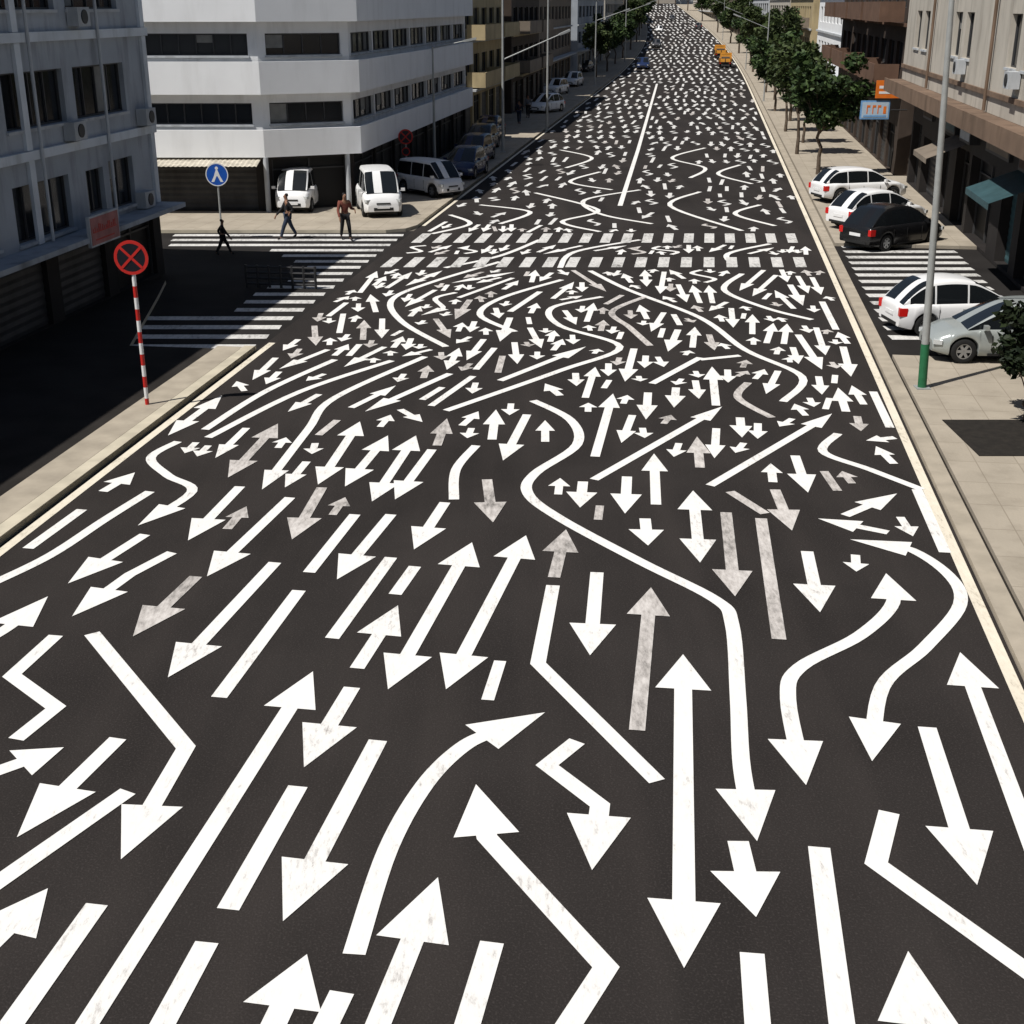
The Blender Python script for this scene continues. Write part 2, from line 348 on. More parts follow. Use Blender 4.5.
HM=[ # (survey points, heads, curved, worn)
([(84,1030),(313,672)],'e',0,0),([(-30,965),(48,889)],'e',0,0),([(97,905),(8,1030)],'n',0,0),([(207,943),(160,1030)],'n',0,0),
([(262,1050),(307,955)],'e',0,0),([(342,993),(322,1034)],'n',0,0),([(372,1040),(438,878)],'e',0,0),([(492,943),(466,1030)],'n',0,0),
([(562,1036),(606,968),(487,838),(476,785)],'e',0,0),([(354,955),(388,850),(425,785),(462,748),(495,732),(545,713)],'e',1,0),
([(298,787),(228,910)],'n',0,0),([(378,741),(283,922)],'e',0,0),([(352,688),(304,768)],'e',0,0),
([(92,634),(186,748),(121,860)],'e',0,0),([(128,792),(-15,892)],'n',0,0),([(118,739),(17,838)],'e',0,0),
([(56,636),(12,676),(56,708),(16,740)],'n',0,0),([(-12,775),(64,748)],'e',0,0),([(-30,650),(8,628),(48,597)],'e',1,0),
([(299,591),(219,698)],'n',0,0),([(275,563),(168,678)],'e',0,0),([(196,577),(133,637)],'e',0,1),([(172,553),(130,575),(72,617)],'e',0,0),
([(145,535),(68,584)],'e',0,0),([(290,498),(207,577)],'e',0,0),([(240,487),(188,541)],'e',0,0),
([(-12,586),(50,556),(105,520),(150,492)],'n',1,0),([(178,442),(151,458),(168,476),(192,492),(138,526)],'e',1,0),
([(82,510),(28,549)],'n',0,0),([(103,492),(135,473)],'e',0,0),([(355,515),(309,573)],'n',0,0),([(391,515),(337,580)],'e',0,0),
([(322,488),(292,540)],'e',0,1),([(391,558),(332,639)],'n',0,0),([(357,669),(398,606)],'e',0,0),([(415,567),(395,595)],'n',0,0),
([(472,543),(388,690)],'b',0,0),([(526,536),(446,690)],'b',0,0),([(445,503),(414,550)],'e',0,0),([(487,480),(493,523)],'e',0,1),
([(554,578),(566,530)],'e',0,1),([(553,586),(538,664),(657,782)],'n',0,0),([(597,573),(590,656)],'e',0,0),([(637,731),(651,588)],'e',0,1),
([(683,655),(684,969)],'b',0,0),([(533,401),(570,420),(577,445),(535,474),(528,494),(560,519),(640,562),(715,600),(732,625),(738,700),(742,770),(757,842)],'e',1,0),
([(577,742),(547,766),(600,806),(592,871)],'e',0,0),([(738,842),(756,918)],'e',0,0),([(752,954),(758,1030)],'n',0,0),([(819,848),(843,1034)],'n',0,0),
([(935,1120),(908,952)],'e',0,0),([(889,813),(876,864),(1045,985)],'n',0,0),([(927,728),(977,886)],'e',0,0),([(1035,855),(960,653)],'e',0,0),
([(850,540),(905,548),(948,575),(960,605),(925,648),(882,688),(872,762)],'b',1,0),([(886,574),(893,603),(860,636),(800,668),(788,700),(806,786)],'b',1,0),
([(807,552),(820,613)],'e',0,0),([(761,519),(779,640)],'n',0,1),([(726,513),(735,597)],'e',0,1),([(693,491),(700,563)],'b',0,0),
([(656,505),(654,454)],'e',0,0),([(645,519),(648,546)],'e',0,0),([(627,477),(625,514)],'e',0,0),([(583,482),(580,508)],'e',0,0),
([(710,486),(832,414)],'e',0,0),([(594,480),(722,407)],'e',0,0),([(595,457),(613,394)],'e',0,0),([(795,456),(808,493)],'e',0,0),
([(730,492),(765,514)],'n',0,1),([(775,490),(792,531)],'e',0,1),([(700,468),(697,437)],'e',0,1),
([(838,434),(823,452),(870,470),(922,490)],'n',1,0),([(917,490),(945,553)],'n',0,0),([(845,516),(897,494)],'e',0,0),([(888,533),(818,519)],'e',0,0),([(873,392),(890,428)],'n',0,0),
([(846,412),(838,388)],'e',0,0),([(843,347),(851,377)],'e',0,0),([(895,438),(866,441)],'e',0,0),
([(500,262),(430,283),(392,300),(402,322),(446,347)],'n',1,0),([(562,280),(502,298),(480,315),(515,332)],'n',1,0),
([(602,297),(552,308),(560,326),(620,347),(560,371),(446,411)],'n',1,0),([(590,271),(628,290),(700,318),(745,350),(802,377),(783,402)],'n',1,0),
([(645,297),(612,312),(630,328),(650,346)],'n',1,1),([(742,274),(724,290),(765,308),(812,320)],'n',1,0),
([(425,357),(335,398),(308,430),(262,490)],'e',1,0),([(392,361),(300,392),(208,438)],'n',1,0),([(335,360),(265,392),(205,430)],'n',1,0),
([(500,381),(586,347)],'e',0,0),([(450,374),(365,412)],'e',0,0),([(748,383),(738,398),(772,418)],'n',1,1),
([(360,422),(318,485)],'b',0,0),([(388,436),(345,487)],'b',0,0),([(416,436),(372,502)],'b',0,0),([(432,450),(395,500)],'e',0,0),
([(476,446),(456,470),(454,500)],'n',1,0),([(527,415),(503,461)],'e',0,0),([(492,440),(496,410)],'e',0,0),([(278,424),(228,478)],'b',0,1),
([(222,396),(168,436)],'b',0,0),([(437,446),(447,419)],'e',0,1),([(716,406),(712,367)],'e',0,0),([(634,349),(625,382)],'e',0,0),([(798,335),(822,370)],'e',0,0),
([(648,393),(646,420)],'e',0,0),([(678,330),(668,352)],'e',0,0),([(740,418),(742,438)],'e',0,0),([(676,388),(674,408)],'e',0,0),([(790,285),(803,306)],'e',0,0),([(822,302),(836,330)],'n',0,0),
([(700,360),(740,356)],'n',0,0),([(652,384),(700,358)],'n',0,0),([(560,396),(545,384)],'e',0,0),([(510,318),(500,342)],'e',0,0),([(470,300),(455,320)],'e',0,1),([(540,292),(510,312)],'n',0,0),
([(657,84),(638,150),(620,206)],'n',0,0),([(535,193),(598,210),(562,222),(600,232)],'n',1,0),([(700,192),(670,206),(742,231)],'n',1,0),([(652,224),(600,214),(585,200),(640,190)],'n',1,0),
([(690,178),(705,168),(672,158),(705,148)],'n',1,0),([(770,244),(728,254),(735,266)],'n',1,0),([(640,240),(575,252),(560,268)],'n',1,0),([(540,240),(500,256),(445,268)],'n',1,0),
([(480,205),(530,212),(500,224)],'n',1,0),([(760,205),(735,214),(775,226)],'n',1,0),([(600,172),(570,182),(612,190)],'n',1,0),([(740,165),(718,174),(752,184)],'n',1,0),([(560,150),(592,158),(566,168)],'n',1,0),([(450,215),(470,224),(432,234)],'n',1,0)]
rest=MB(); restw=MB()
def lerp(x,xs,ys): return float(np.interp(x,xs,ys))
for i,(pp,hd,cv,wn) in enumerate(HM):
    p=[GS(*q) for q in pp]
    if cv: p=catmull(p)
    mid=p[len(p)//2][0]
    if i==45: mid=16
    w=lerp(mid,[10,14,18,24,30,44,60],[.235,.22,.205,.19,.19,.20,.22]); hw=lerp(mid,[10,16,22,27,40],[.74,.69,.58,.48,.52]); hl=lerp(mid,[10,22,30,44],[1.0,1.0,1.15,1.7])
    raster(p,.26 if mid<26 else .15)
    if i<100:
        m=MB(); mark(m,p,hd,w=w,hw=hw,hl=hl)
        nm='painted_arrow' if hd!='n' else 'painted_stripe'
        o=add(nm,fixup(m.mesh(nm,[M_WORN if wn else M_PAINT])),road)
        if wn: o['label']='worn faded grey road marking'
    else: mark(restw if wn else rest,p,hd,w=w,hw=hw,hl=hl)
for y0,y1 in((49.7,52.4),(44.8,47.2)):
    for y in np.arange(y0,y1,.1):
        for x in np.arange(-5,13,.1):
            s,t=ST(x,y)
            if TL<t<TR: occ[int(s/CE),int((t+12)/CE)]=True
far=MB()
def throw(count,s0,s1,Ls,gap,w=.17):
    for _ in range(count):
        s=random.uniform(s0,s1)
        k=1+max(0,s-28)/36
        t=random.uniform(TL+.55,TR-.55)
        L=random.choice(Ls)*k
        a=random.gauss(.0,.18) if random.random()<.82 else random.uniform(-.9,.9)
        if random.random()<.55: a+=math.pi
        d=(math.cos(a),math.sin(a)); ty=random.random(); n=(-d[1],d[0])
        A=(s-d[0]*L/2,t-d[1]*L/2);B=(s+d[0]*L/2,t+d[1]*L/2)
        if ty<.68: p=[A,B]; hd='e'
        elif ty<.78: p=[A,B]; hd='n'
        elif ty<.88: p=[A,B]; hd='b'
        else:
            q=.35; p=[A,(s-d[0]*L/5+n[0]*q,t-d[1]*L/5+n[1]*q),(s+d[0]*L/5-n[0]*q,t+d[1]*L/5-n[1]*q),B]; p=catmull(p,5); hd='n' if random.random()<.6 else 'e'
        if any(not(TL+.45<q[1]<TR-.45) for q in p): continue
        if hd=='b' and L<1.6: hd='e'
        if raster(p,gap,True): continue
        raster(p,gap)
        worn=random.random()<.16
        mark(restw if worn else rest,p,hd,w=w,hl=min(.5*L,.85*k),hw=.42+.03*(k-1))
throw(2500,14.5,22,[1.5,1.1],.17)
throw(9000,20,53,[2.6,2.0],.12)
throw(20000,20,53,[1.5,1.1],.10)
throw(24000,20,53,[.9,.7],.08,.15)
throw(12000,30,53,[.55,.45],.06,.14)
s=53.4; row=0
while s<585:
    dp=2.15+(s-53)*.045; tp=.80+.0012*(s-53); L0=dp*.76
    t=TL+.6+(row%2)*tp/2
    while t<TR-.45:
        tt=t+random.uniform(-.13,.13); L=L0*random.uniform(.6,1.12); s_=s+dp/2+random.uniform(-.2,.2)*dp
        dt=random.gauss(0,.10); r_=random.random()
        if r_<.14: dt=random.choice([-.38,.38])
        p=[(s_-L/2,tt-dt/2),(s_+L/2,tt+dt/2)]
        hd='e'
        if r_>.80: hd='n'
        if .56<r_<.74: p=catmull([p[0],(s_-L*.18,tt+.24),(s_+L*.18,tt-.24),p[1]],2) if s<130 else [p[0],(s_-L*.18,tt+.24),(s_+L*.18,tt-.24),p[1]]; hd='n'
        if random.random()<.5: p=p[::-1]
        if not raster(p,.07,True) and random.random()<.96:
            w=(.19 if hd=='e' else .17)+.0006*(s-53)
            mark(restw if random.random()<.12 else far,p,hd,w=w,hl=L*.48,hw=.47+.0009*(s-53))
        t+=tp*random.uniform(.93,1.1)
    s+=dp; row+=1
add('painted_arrows',fixup(rest.mesh('painted_arrows',[M_PAINT])),road,kind='stuff')
add('painted_arrows',fixup(far.mesh('painted_arrows',[M_PAINTF])),road,kind='stuff')
add('worn_painted_arrows',fixup(restw.mesh('worn_painted_arrows',[M_WORN])),road,kind='stuff')
for y0,y1 in((49.95,52.1),(45.0,46.9)):
    m=MB(); x=XatY(y0,TL)+.5
    while x<XatY(y0,TR)-.9:
        sh=(y1-y0)*.1433
        m.quad((x,y0,.016),(x+.38,y0,.016),(x+.38+sh,y1,.016),(x+sh,y1,.016)); x+=.80
    add('zebra_crossing',m.mesh('zebra_crossing',[M_ZEB]),road)
m=MB(); y=33.6
while y<51.6:
    xr=XatY(y,TL)-.15 ; x0=-10.3-(y-33.6)*.17
    if 37.6<y<48.2: x0=G(lerp(y,[37.6,41,44,48.2],[232,262,318,275]),340)[0]/G(0,340)[1]*y
    m.quad((x0,y,.004),(xr,y,.004),(xr,y+.48,.004),(x0,y+.48,.004)); y+=1.12
add('zebra_crossing',m.mesh('zebra_crossing',[M_ZEB]),road)
m=MB(); y=34.6
while y<50.0:
    x0=XatY(y,TR)+.7; x1=XatY(y,9.4)
    m.quad((x0,y,.008),(x1,y,.008),(x1,y+.5,.008),(x0,y+.5,.008)); y+=1.1
add('zebra_crossing',m.mesh('zebra_crossing',[M_ZEB]),road)
# ---------- buildings ----------
def wall(m,A,B,z0,z1,ops,depth=.25,mi=0):
    A=Vector(A);B=Vector(B); L=(B-A).length; d=(B-A)/L; inn=Vector((-d.y,d.x))
    xs=sorted(set([0,L]+[v for o in ops for v in o[:2]])); zs=sorted(set([z0,z1]+[v for o in ops for v in o[2:4]]))
    def pt(x,z,dp=0): q=A+d*x+inn*dp; return (q.x,q.y,z)
    for a,b in zip(xs[:-1],xs[1:]):
        for c,e in zip(zs[:-1],zs[1:]):
            mx,mz=(a+b)/2,(c+e)/2
            if any(o[0]<mx<o[1] and o[2]<mz<o[3] for o in ops): continue
            m.quad(pt(a,c),pt(b,c),pt(b,e),pt(a,e),m=mi)
    for a,b,c,e in [o[:4] for o in ops]:
        m.quad(pt(a,c),pt(a,c,depth),pt(a,e,depth),pt(a,e),m=mi); m.quad(pt(b,c,depth),pt(b,c),pt(b,e),pt(b,e,depth),m=mi)
        m.quad(pt(a,c),pt(b,c),pt(b,c,depth),pt(a,c,depth),m=mi); m.quad(pt(a,e,depth),pt(b,e,depth),pt(b,e),pt(a,e),m=mi)
WC={}; WR=random.Random(5)
def window(parent,A,B,op,cols=2,fm=None,kind='window',simple=False,depth=.25):
    fm=fm or M_FRAME
    a,b,c,e=op[:4]; w=b-a; h=e-c
    bl=WR.choice([0,0,1,2]) if (kind=='window' and not simple) else 0
    key=(round(w,2),round(h,2),cols,fm.name,kind,simple,depth)
    if key not in WC:
        fr=MB(); pa=MB(); y=depth-.03; rr=MB()
        if kind=='window':
            t=.05
            for (x0,x1,z0,z1) in [(0,t,0,h),(w-t,w,0,h),(t,w-t,0,t),(t,w-t,h-t,h)]+[(w*k/cols-.022,w*k/cols+.022,t,h-t) for k in range(1,cols)]:
                fr.box(x0,x1,y-.07,y,z0,z1)
            pa.quad((.01,y-.02,.01),(w-.01,y-.02,.01),(w-.01,y-.02,h-.01),(.01,y-.02,h-.01),m=1 if simple else 0)
            rr.box(-.05,w+.05,-.07,-.004,-.09,-.01)
        elif kind=='shutter':
            z=0; k=0
            while z<h-.01:
                z2=min(h,z+.12); fr.quad((0,y-.02*(k%2)-.05,z),(w,y-.02*(k%2)-.05,z),(w,y-.02*((k+1)%2)-.05,z2),(0,y-.02*((k+1)%2)-.05,z2)); z=z2;k+=1
        elif kind=='shop':
            fr.quad((0,y,0),(w,y,0),(w,y,h),(0,y,h))
            fr.box(0,.07,y-.08,y-.01,0,h,m=1); fr.box(w-.07,w,y-.08,y-.01,0,h,m=1); fr.box(w/2-.03,w/2+.03,y-.08,y-.01,0,h,m=1); fr.box(.07,w-.07,y-.08,y-.01,h*.78,h*.78+.06,m=1)
        WC[key]=(fr,pa,rr,{})
    fr,pa,rr,ca=WC[key]
    if 'f' not in ca:
        if simple:
            o=len(fr.v); fr.v+=pa.v; fr.f+=[tuple(i+o for i in f) for f in pa.f]; fr.m+=[1]*len(pa.f)
            ca['f']=fr.mesh('window',[fm,M_GLASS])
        elif kind=='shop': ca['f']=fr.mesh('shop_front',[M_DARK,M_FRAME])
        else:
            ca['f']=fr.mesh('window_frame' if kind=='window' else 'roller_shutter',[fm])
            if kind=='window': ca['p']=pa.mesh('pane',[M_GLASS]); ca['s']=rr.mesh('sill',[M_GREYL])
    A=Vector(A);B=Vector(B); d=(B-A).normalized(); q=A+d*a; rz=math.atan2(d.y,d.x)
    nm={'window':'window','shutter':'roller_shutter','shop':'shop_front'}[kind]
    o=add(nm,ca['f'],parent,(q.x,q.y,c),rz)
    if 'p' in ca:
        add('pane',ca['p'],o); add('sill',ca['s'],o)
        if bl:
            bk=WR.randrange(cols); hb=h*WR.choice([.35,.6,.9]); m=MB(); y=depth-.056
            m.quad((w*bk/cols+.03,y,h-.06-hb),(w*(bk+1)/cols-.03,y,h-.06-hb),(w*(bk+1)/cols-.03,y,h-.06),(w*bk/cols+.03,y,h-.06))
            add('blind',m.mesh('blind',[M_BLIND]),o)
    return o
def closed(m,pts,H_,skip=()):
    n=len(pts)
    m.quad(*[(x,y,H_) for x,y in pts])
    for i in range(n):
        if i in skip: continue
        a,b=pts[i],pts[(i+1)%n]; m.quad((a[0],a[1],0),(b[0],b[1],0),(b[0],b[1],H_),(a[0],a[1],H_))
def aircon(parent,x,y,z):
    m=MB(); m.box(0,.75,-.36,-.02,0,.5); m.cyl((.38,-.362,.25),(.38,-.39,.25),.19,n=14,m=1)
    add('air_conditioner',m.mesh('air_conditioner',[M_GREYL,M_DSTEEL]),parent,(x,y,z))
s0=12.0; Lb=41.7-s0; HB=10.5
rt=add('apartment_building',None,None,R(s0,-17.8,.12),TH,label='stained grey apartment block with dark windows above shuttered shops',category='building')
m=MB(); ops=[];wins=[]
A=(0,0);B=(Lb,0)
for z in (5.3,8.25,):
    for k in range(7):
        b=Lb-1.7-k*4.05; a=b-3.4
        if a>0: ops.append((a,b,z,z+1.42)); wins.append((ops[-1],4))
for k in range(7):
    b=Lb-1.7-k*4.3
    if b-3.4<0: break
    if k%2==0:
        ops.append((b-1.75,b,2.5,3.95)); wins.append((ops[-1],2)); ops.append((b-3.3,b-2.15,2.6,3.85)); wins.append((ops[-1],2))
    else: ops.append((b-3.3,b-.1,2.42,3.9)); wins.append((ops[-1],4))
wall(m,A,B,2.2,HB,ops)
closed(m,[(0,0),(Lb,0),(Lb,13),(0,13)],HB,skip=(0,))
add('wall',m.mesh('wall',[M_GREYW]),rt)
sh=[]; x=Lb-3.6
while x>0: sh.append((x,x+3.0,0.02,2.0)); x-=3.7
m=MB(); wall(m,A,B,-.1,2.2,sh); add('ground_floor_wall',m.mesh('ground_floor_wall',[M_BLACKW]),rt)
for o,c in wins: window(rt,A,B,o,c)
for i,o in enumerate(sh): window(rt,A,B,o,kind='shutter' if i%3 else 'shop',fm=M_SHUT)
m=MB()
for z in (4.5,7.45,HB-.3): m.box(-.05,Lb+.1,-.14,-.003,z,z+.24)
x=Lb
while x>0: m.box(x-.3,x,-.10,-.003,2.3,4.49); m.box(x-.3,x,-.10,-.003,4.75,7.44); m.box(x-.3,x,-.10,-.003,7.70,HB-.31); x-=8.1
add('cornice',m.mesh('cornice',[M_BLUEL]),rt)
m=MB(); m.box(-.05,Lb+.1,-.9,-.003,2.14,2.28); add('canopy',m.mesh('canopy',[M_GREYW]),rt)
m=MB(); m.box(0,1.9,-.10,-.003,0,.85); m.box(.05,1.85,-.112,-.101,.05,.8,m=2)
rr_=random.Random(4); xx=.16
while xx<1.7:
    hh_=rr_.uniform(.06,.2); m.box(xx,xx+rr_.uniform(.03,.09),-.12,-.113,.42,.42+hh_,m=1); xx+=.12
m.box(.16,1.7,-.12,-.113,.38,.415,m=1); m.box(.3,1.5,-.12,-.113,.16,.2,m=1)
add('shop_sign',m.mesh('shop_sign',[M_GREYL,M_FRED,M_PINK]),rt,(34.6-s0,-.85,2.0),label='faded reddish board with weathered red lettering')
for (xx,zz) in ((40.6,4.8),(35.6,4.8),(36.6,7.8),(39.9,2.32)): aircon(rt,xx-s0,0,zz)
for xx in (33.9-s0,38.1-s0): m=MB(); m.cyl((0,-.19,2.3),(0,-.19,HB-.4),.05,n=8); add('drain_pipe',m.mesh('drain_pipe',[M_GREYL]),rt,(xx,0,0))
# white corner building
Bc=Vector((-10.6,57.4)); A0=Vector((-26,57.4)); C=Vector((-7.0,59.0)); D=C+Vector(U)*28.5; E=D+Vector((-N[0],-N[1]))*16; E2=Vector((-26,E.y))
rt=add('office_building',None,None,(0,0,.12),0,label='white corner office building with ribbon windows and projecting bands',category='building')
m=MB(); mg=MB(); W1=[];HH=9.2
ops=[];
for z in (3.62,6.38):
    for k in range(3):
        b=15.0-k*5.1; a=b-4.35
        ops.append((a,b,z,z+.86)); W1.append((A0,Bc,ops[-1],6))
wall(m,A0,Bc,2.3,HH,ops)
g=[(10.3,15.0,0.02,2.1),(5.2,9.8,.02,2.1),(.3,4.9,.02,2.1)]; wall(mg,A0,Bc,-.1,2.3,g)
for i,o in enumerate(g): window(rt,A0,Bc,o,kind='shop' if i else 'shutter',fm=M_SHUT)
ops=[]; Lc=(C-Bc).length
for z in (3.62,6.38): ops.append((.35,Lc-.35,z,z+.86)); W1.append((Bc,C,ops[-1],4))
wall(m,Bc,C,2.3,HH,ops); g=[(.3,Lc-.3,.02,2.15)]; wall(mg,Bc,C,-.1,2.3,g); window(rt,Bc,C,g[0],kind='shop')
ops=[]
for z in (3.62,6.38):
    for k in range(7): ops.append((.4+k*4.0,.4+k*4.0+3.8,z,z+.86)); W1.append((C,D,ops[-1],4))
wall(m,C,D,2.3,HH,ops)
g=[(.3+k*4.0,.3+k*4+3.8,.02,2.2) for k in range(7)]; wall(mg,C,D,-.1,2.3,g)
for o in g: window(rt,C,D,o,kind='shop')
for a,b in((D,E),(E,E2),(E2,A0)): wall(m,a,b,-.1,HH,[])
m.quad(*[(p.x,p.y,HH) for p in (A0,Bc,C,D,E,E2)])
add('wall',m.mesh('wall',[mat('off_white_render',(.70,.71,.72),.8,.06,.8,stain=.35)]),rt)
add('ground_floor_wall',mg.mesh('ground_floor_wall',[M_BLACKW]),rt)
for a,b,o,c in W1: window(rt,a,b,o,c)
d1=(Bc-A0).normalized();d2=(C-Bc).normalized();d3=(D-C).normalized()
nn=[Vector((d.y,-d.x)) for d in (d1,d2,d3)]
def corner(Pt,na,nb,o): q=(na+nb).normalized(); return Pt+q*(o/q.dot(na))
def offs(o): return [A0+nn[0]*o,corner(Bc,nn[0],nn[1],o),corner(C,nn[1],nn[2],o),D+nn[2]*o]
for z0,z1,o in ((2.3,3.42,.45),(4.85,6.15,.5),(7.7,9.3,.5)):
    m=MB(); P_=offs(o); Q_=offs(.004); Q2=offs(o-.14)
    for i in range(len(P_)-1):
        a,b=P_[i],P_[i+1]; c,d=Q_[i],Q_[i+1]; e,f=Q2[i],Q2[i+1]
        m.quad((a.x,a.y,z0),(b.x,b.y,z0),(b.x,b.y,z1),(a.x,a.y,z1))
        m.quad((c.x,c.y,z0),(d.x,d.y,z0),(b.x,b.y,z0),(a.x,a.y,z0))
        m.quad((a.x,a.y,z1),(b.x,b.y,z1),(f.x,f.y,z1),(e.x,e.y,z1))
        m.quad((f.x,f.y,z0+.3),(e.x,e.y,z0+.3),(e.x,e.y,z1),(f.x,f.y,z1))
        m.quad((e.x,e.y,z0+.3),(f.x,f.y,z0+.3),(d.x,d.y,z0+.3),(c.x,c.y,z0+.3))
    a,c=P_[-1],Q_[-1]; m.quad((a.x,a.y,z0),(c.x,c.y,z0),(c.x,c.y,z1),(a.x,a.y,z1))
    add('parapet_band',m.mesh('parapet_band',[M_WHITEW]),rt)
m=MB(); k=0; x=-16.5
while x<-10.7:
    x2=min(-10.7,x+.1); h=.03*(k%2); h2=.03*((k+1)%2)
    m.quad((x,56.0,2.02+h),(x2,56.0,2.02+h2),(x2,57.38,2.26+h2),(x,57.38,2.26+h)); x=x2;k+=1
add('awning',m.mesh('awning',[M_AWN]),rt)
for p in (Bc+Vector((.1,-.35)),C+Vector((-.2,-.4))):
    m=MB(); m.cyl((0,0,-.05),(0,0,2.3),.11,n=12); add('column',m.mesh('column',[M_GREYL]),rt,(p.x,p.y,0))
# right near building
SF=69.5
rt=add('shop_building',None,None,R(SF,10.2,.12),TH+math.pi,label='cream shop building with overhanging upper floor above dark shuttered shops',category='building')
Lr=SF-17; A=(0,0);B=(Lr,0); m=MB(); ops=[];g=[]; WRR=random.Random(9)
x=.4
while x<Lr-4:
    w_=WRR.choice([2.2,3.4,4.4,2.8]); h_=WRR.choice([2.6,3.2,3.0]); ops.append((x,min(Lr-.3,x+w_),.02,h_)); g.append(ops[-1]); x+=w_+WRR.choice([.5,.9,1.6])
wall(m,A,B,-.1,4.7,ops,.45)
closed(m,[(0,0),(Lr,0),(Lr,14),(0,14)],10.8,skip=(0,))
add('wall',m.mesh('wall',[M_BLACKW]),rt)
for i,o in enumerate(g): window(rt,A,B,o,kind=['shop','shutter','shop','shop'][i%4],fm=[M_SHUT,M_SHUTT][(i//4)%2],depth=.45)
m=MB(); A2=(0,-.75);B2=(Lr,-.75); ops=[]
x=3.0
while x<Lr-3: ops.append((x,x+1.5,6.5,8.1)); ops.append((x+2.4,x+3.9,6.5,8.1)); x+=10.3
wall(m,A2,B2,4.95,10.8,ops)
m.quad((0,-.75,4.95),(0,0,4.95),(Lr,0,4.95),(Lr,-.75,4.95)); m.quad((0,0,4.95),(0,-.75,4.95),(0,-.75,10.8),(0,0,10.8)); m.quad((Lr,-.75,4.95),(Lr,0,4.95),(Lr,0,10.8),(Lr,-.75,10.8)); m.quad((0,-.75,10.8),(Lr,-.75,10.8),(Lr,0,10.8),(0,0,10.8))
add('upper_wall',m.mesh('upper_wall',[M_CREAM]),rt)
for o in ops: window(rt,A2,B2,o,2,M_FRAME)
m=MB(); m.box(-.1,Lr,-1.5,-.004,4.72,4.94); m.box(-.1,Lr,-1.56,-1.503,4.4,5.0); m.box(-.05,Lr,-.84,-.755,5.5,5.66)
add('canopy',m.mesh('canopy',[M_LEDGE]),rt)
for i,(xx,w_) in enumerate(((4,2.6),(10,3.2),(15,2.2),(19,4.0),(25,2.6),(30,3.0),(37,4.2),(43,3.0))):
    m=MB(); d_=.14+.12*(i%3); m.box(0,w_,-d_,-.004,3.45,4.25); m.box(.15,w_-.15,-d_-.012,-d_-.001,3.55,4.15,m=1)
    add('fascia_board',m.mesh('fascia_board',[M_DSTEEL,[M_BROWN,M_SHUTT,M_GREYL,M_TAN,M_BALC][i%5]]),rt,(xx,0,0))
for i,(xx,w_) in enumerate(((12,3.4),(24,3.8),(33,3.2))):
    m=MB(); m.quad((0,-1.6,2.75),(w_,-1.6,2.75),(w_,-.02,3.35),(0,-.02,3.35)); m.quad((0,-1.6,2.55),(w_,-1.6,2.55),(w_,-1.6,2.75),(0,-1.6,2.75))
    add('awning',m.mesh('awning',[[M_TAN,M_SHUTT,M_LEDGE][i]]),rt,(xx,0,0))
for xx in (34.2,25.3,16.1): aircon(rt,xx,-.76,5.95)
for xx in (8.6,21.5,31.0): m=MB(); m.cyl((0,-.87,5.0),(0,-.87,10.6),.06,n=8); add('drain_pipe',m.mesh('drain_pipe',[M_LEDGE]),rt,(xx,0,0))
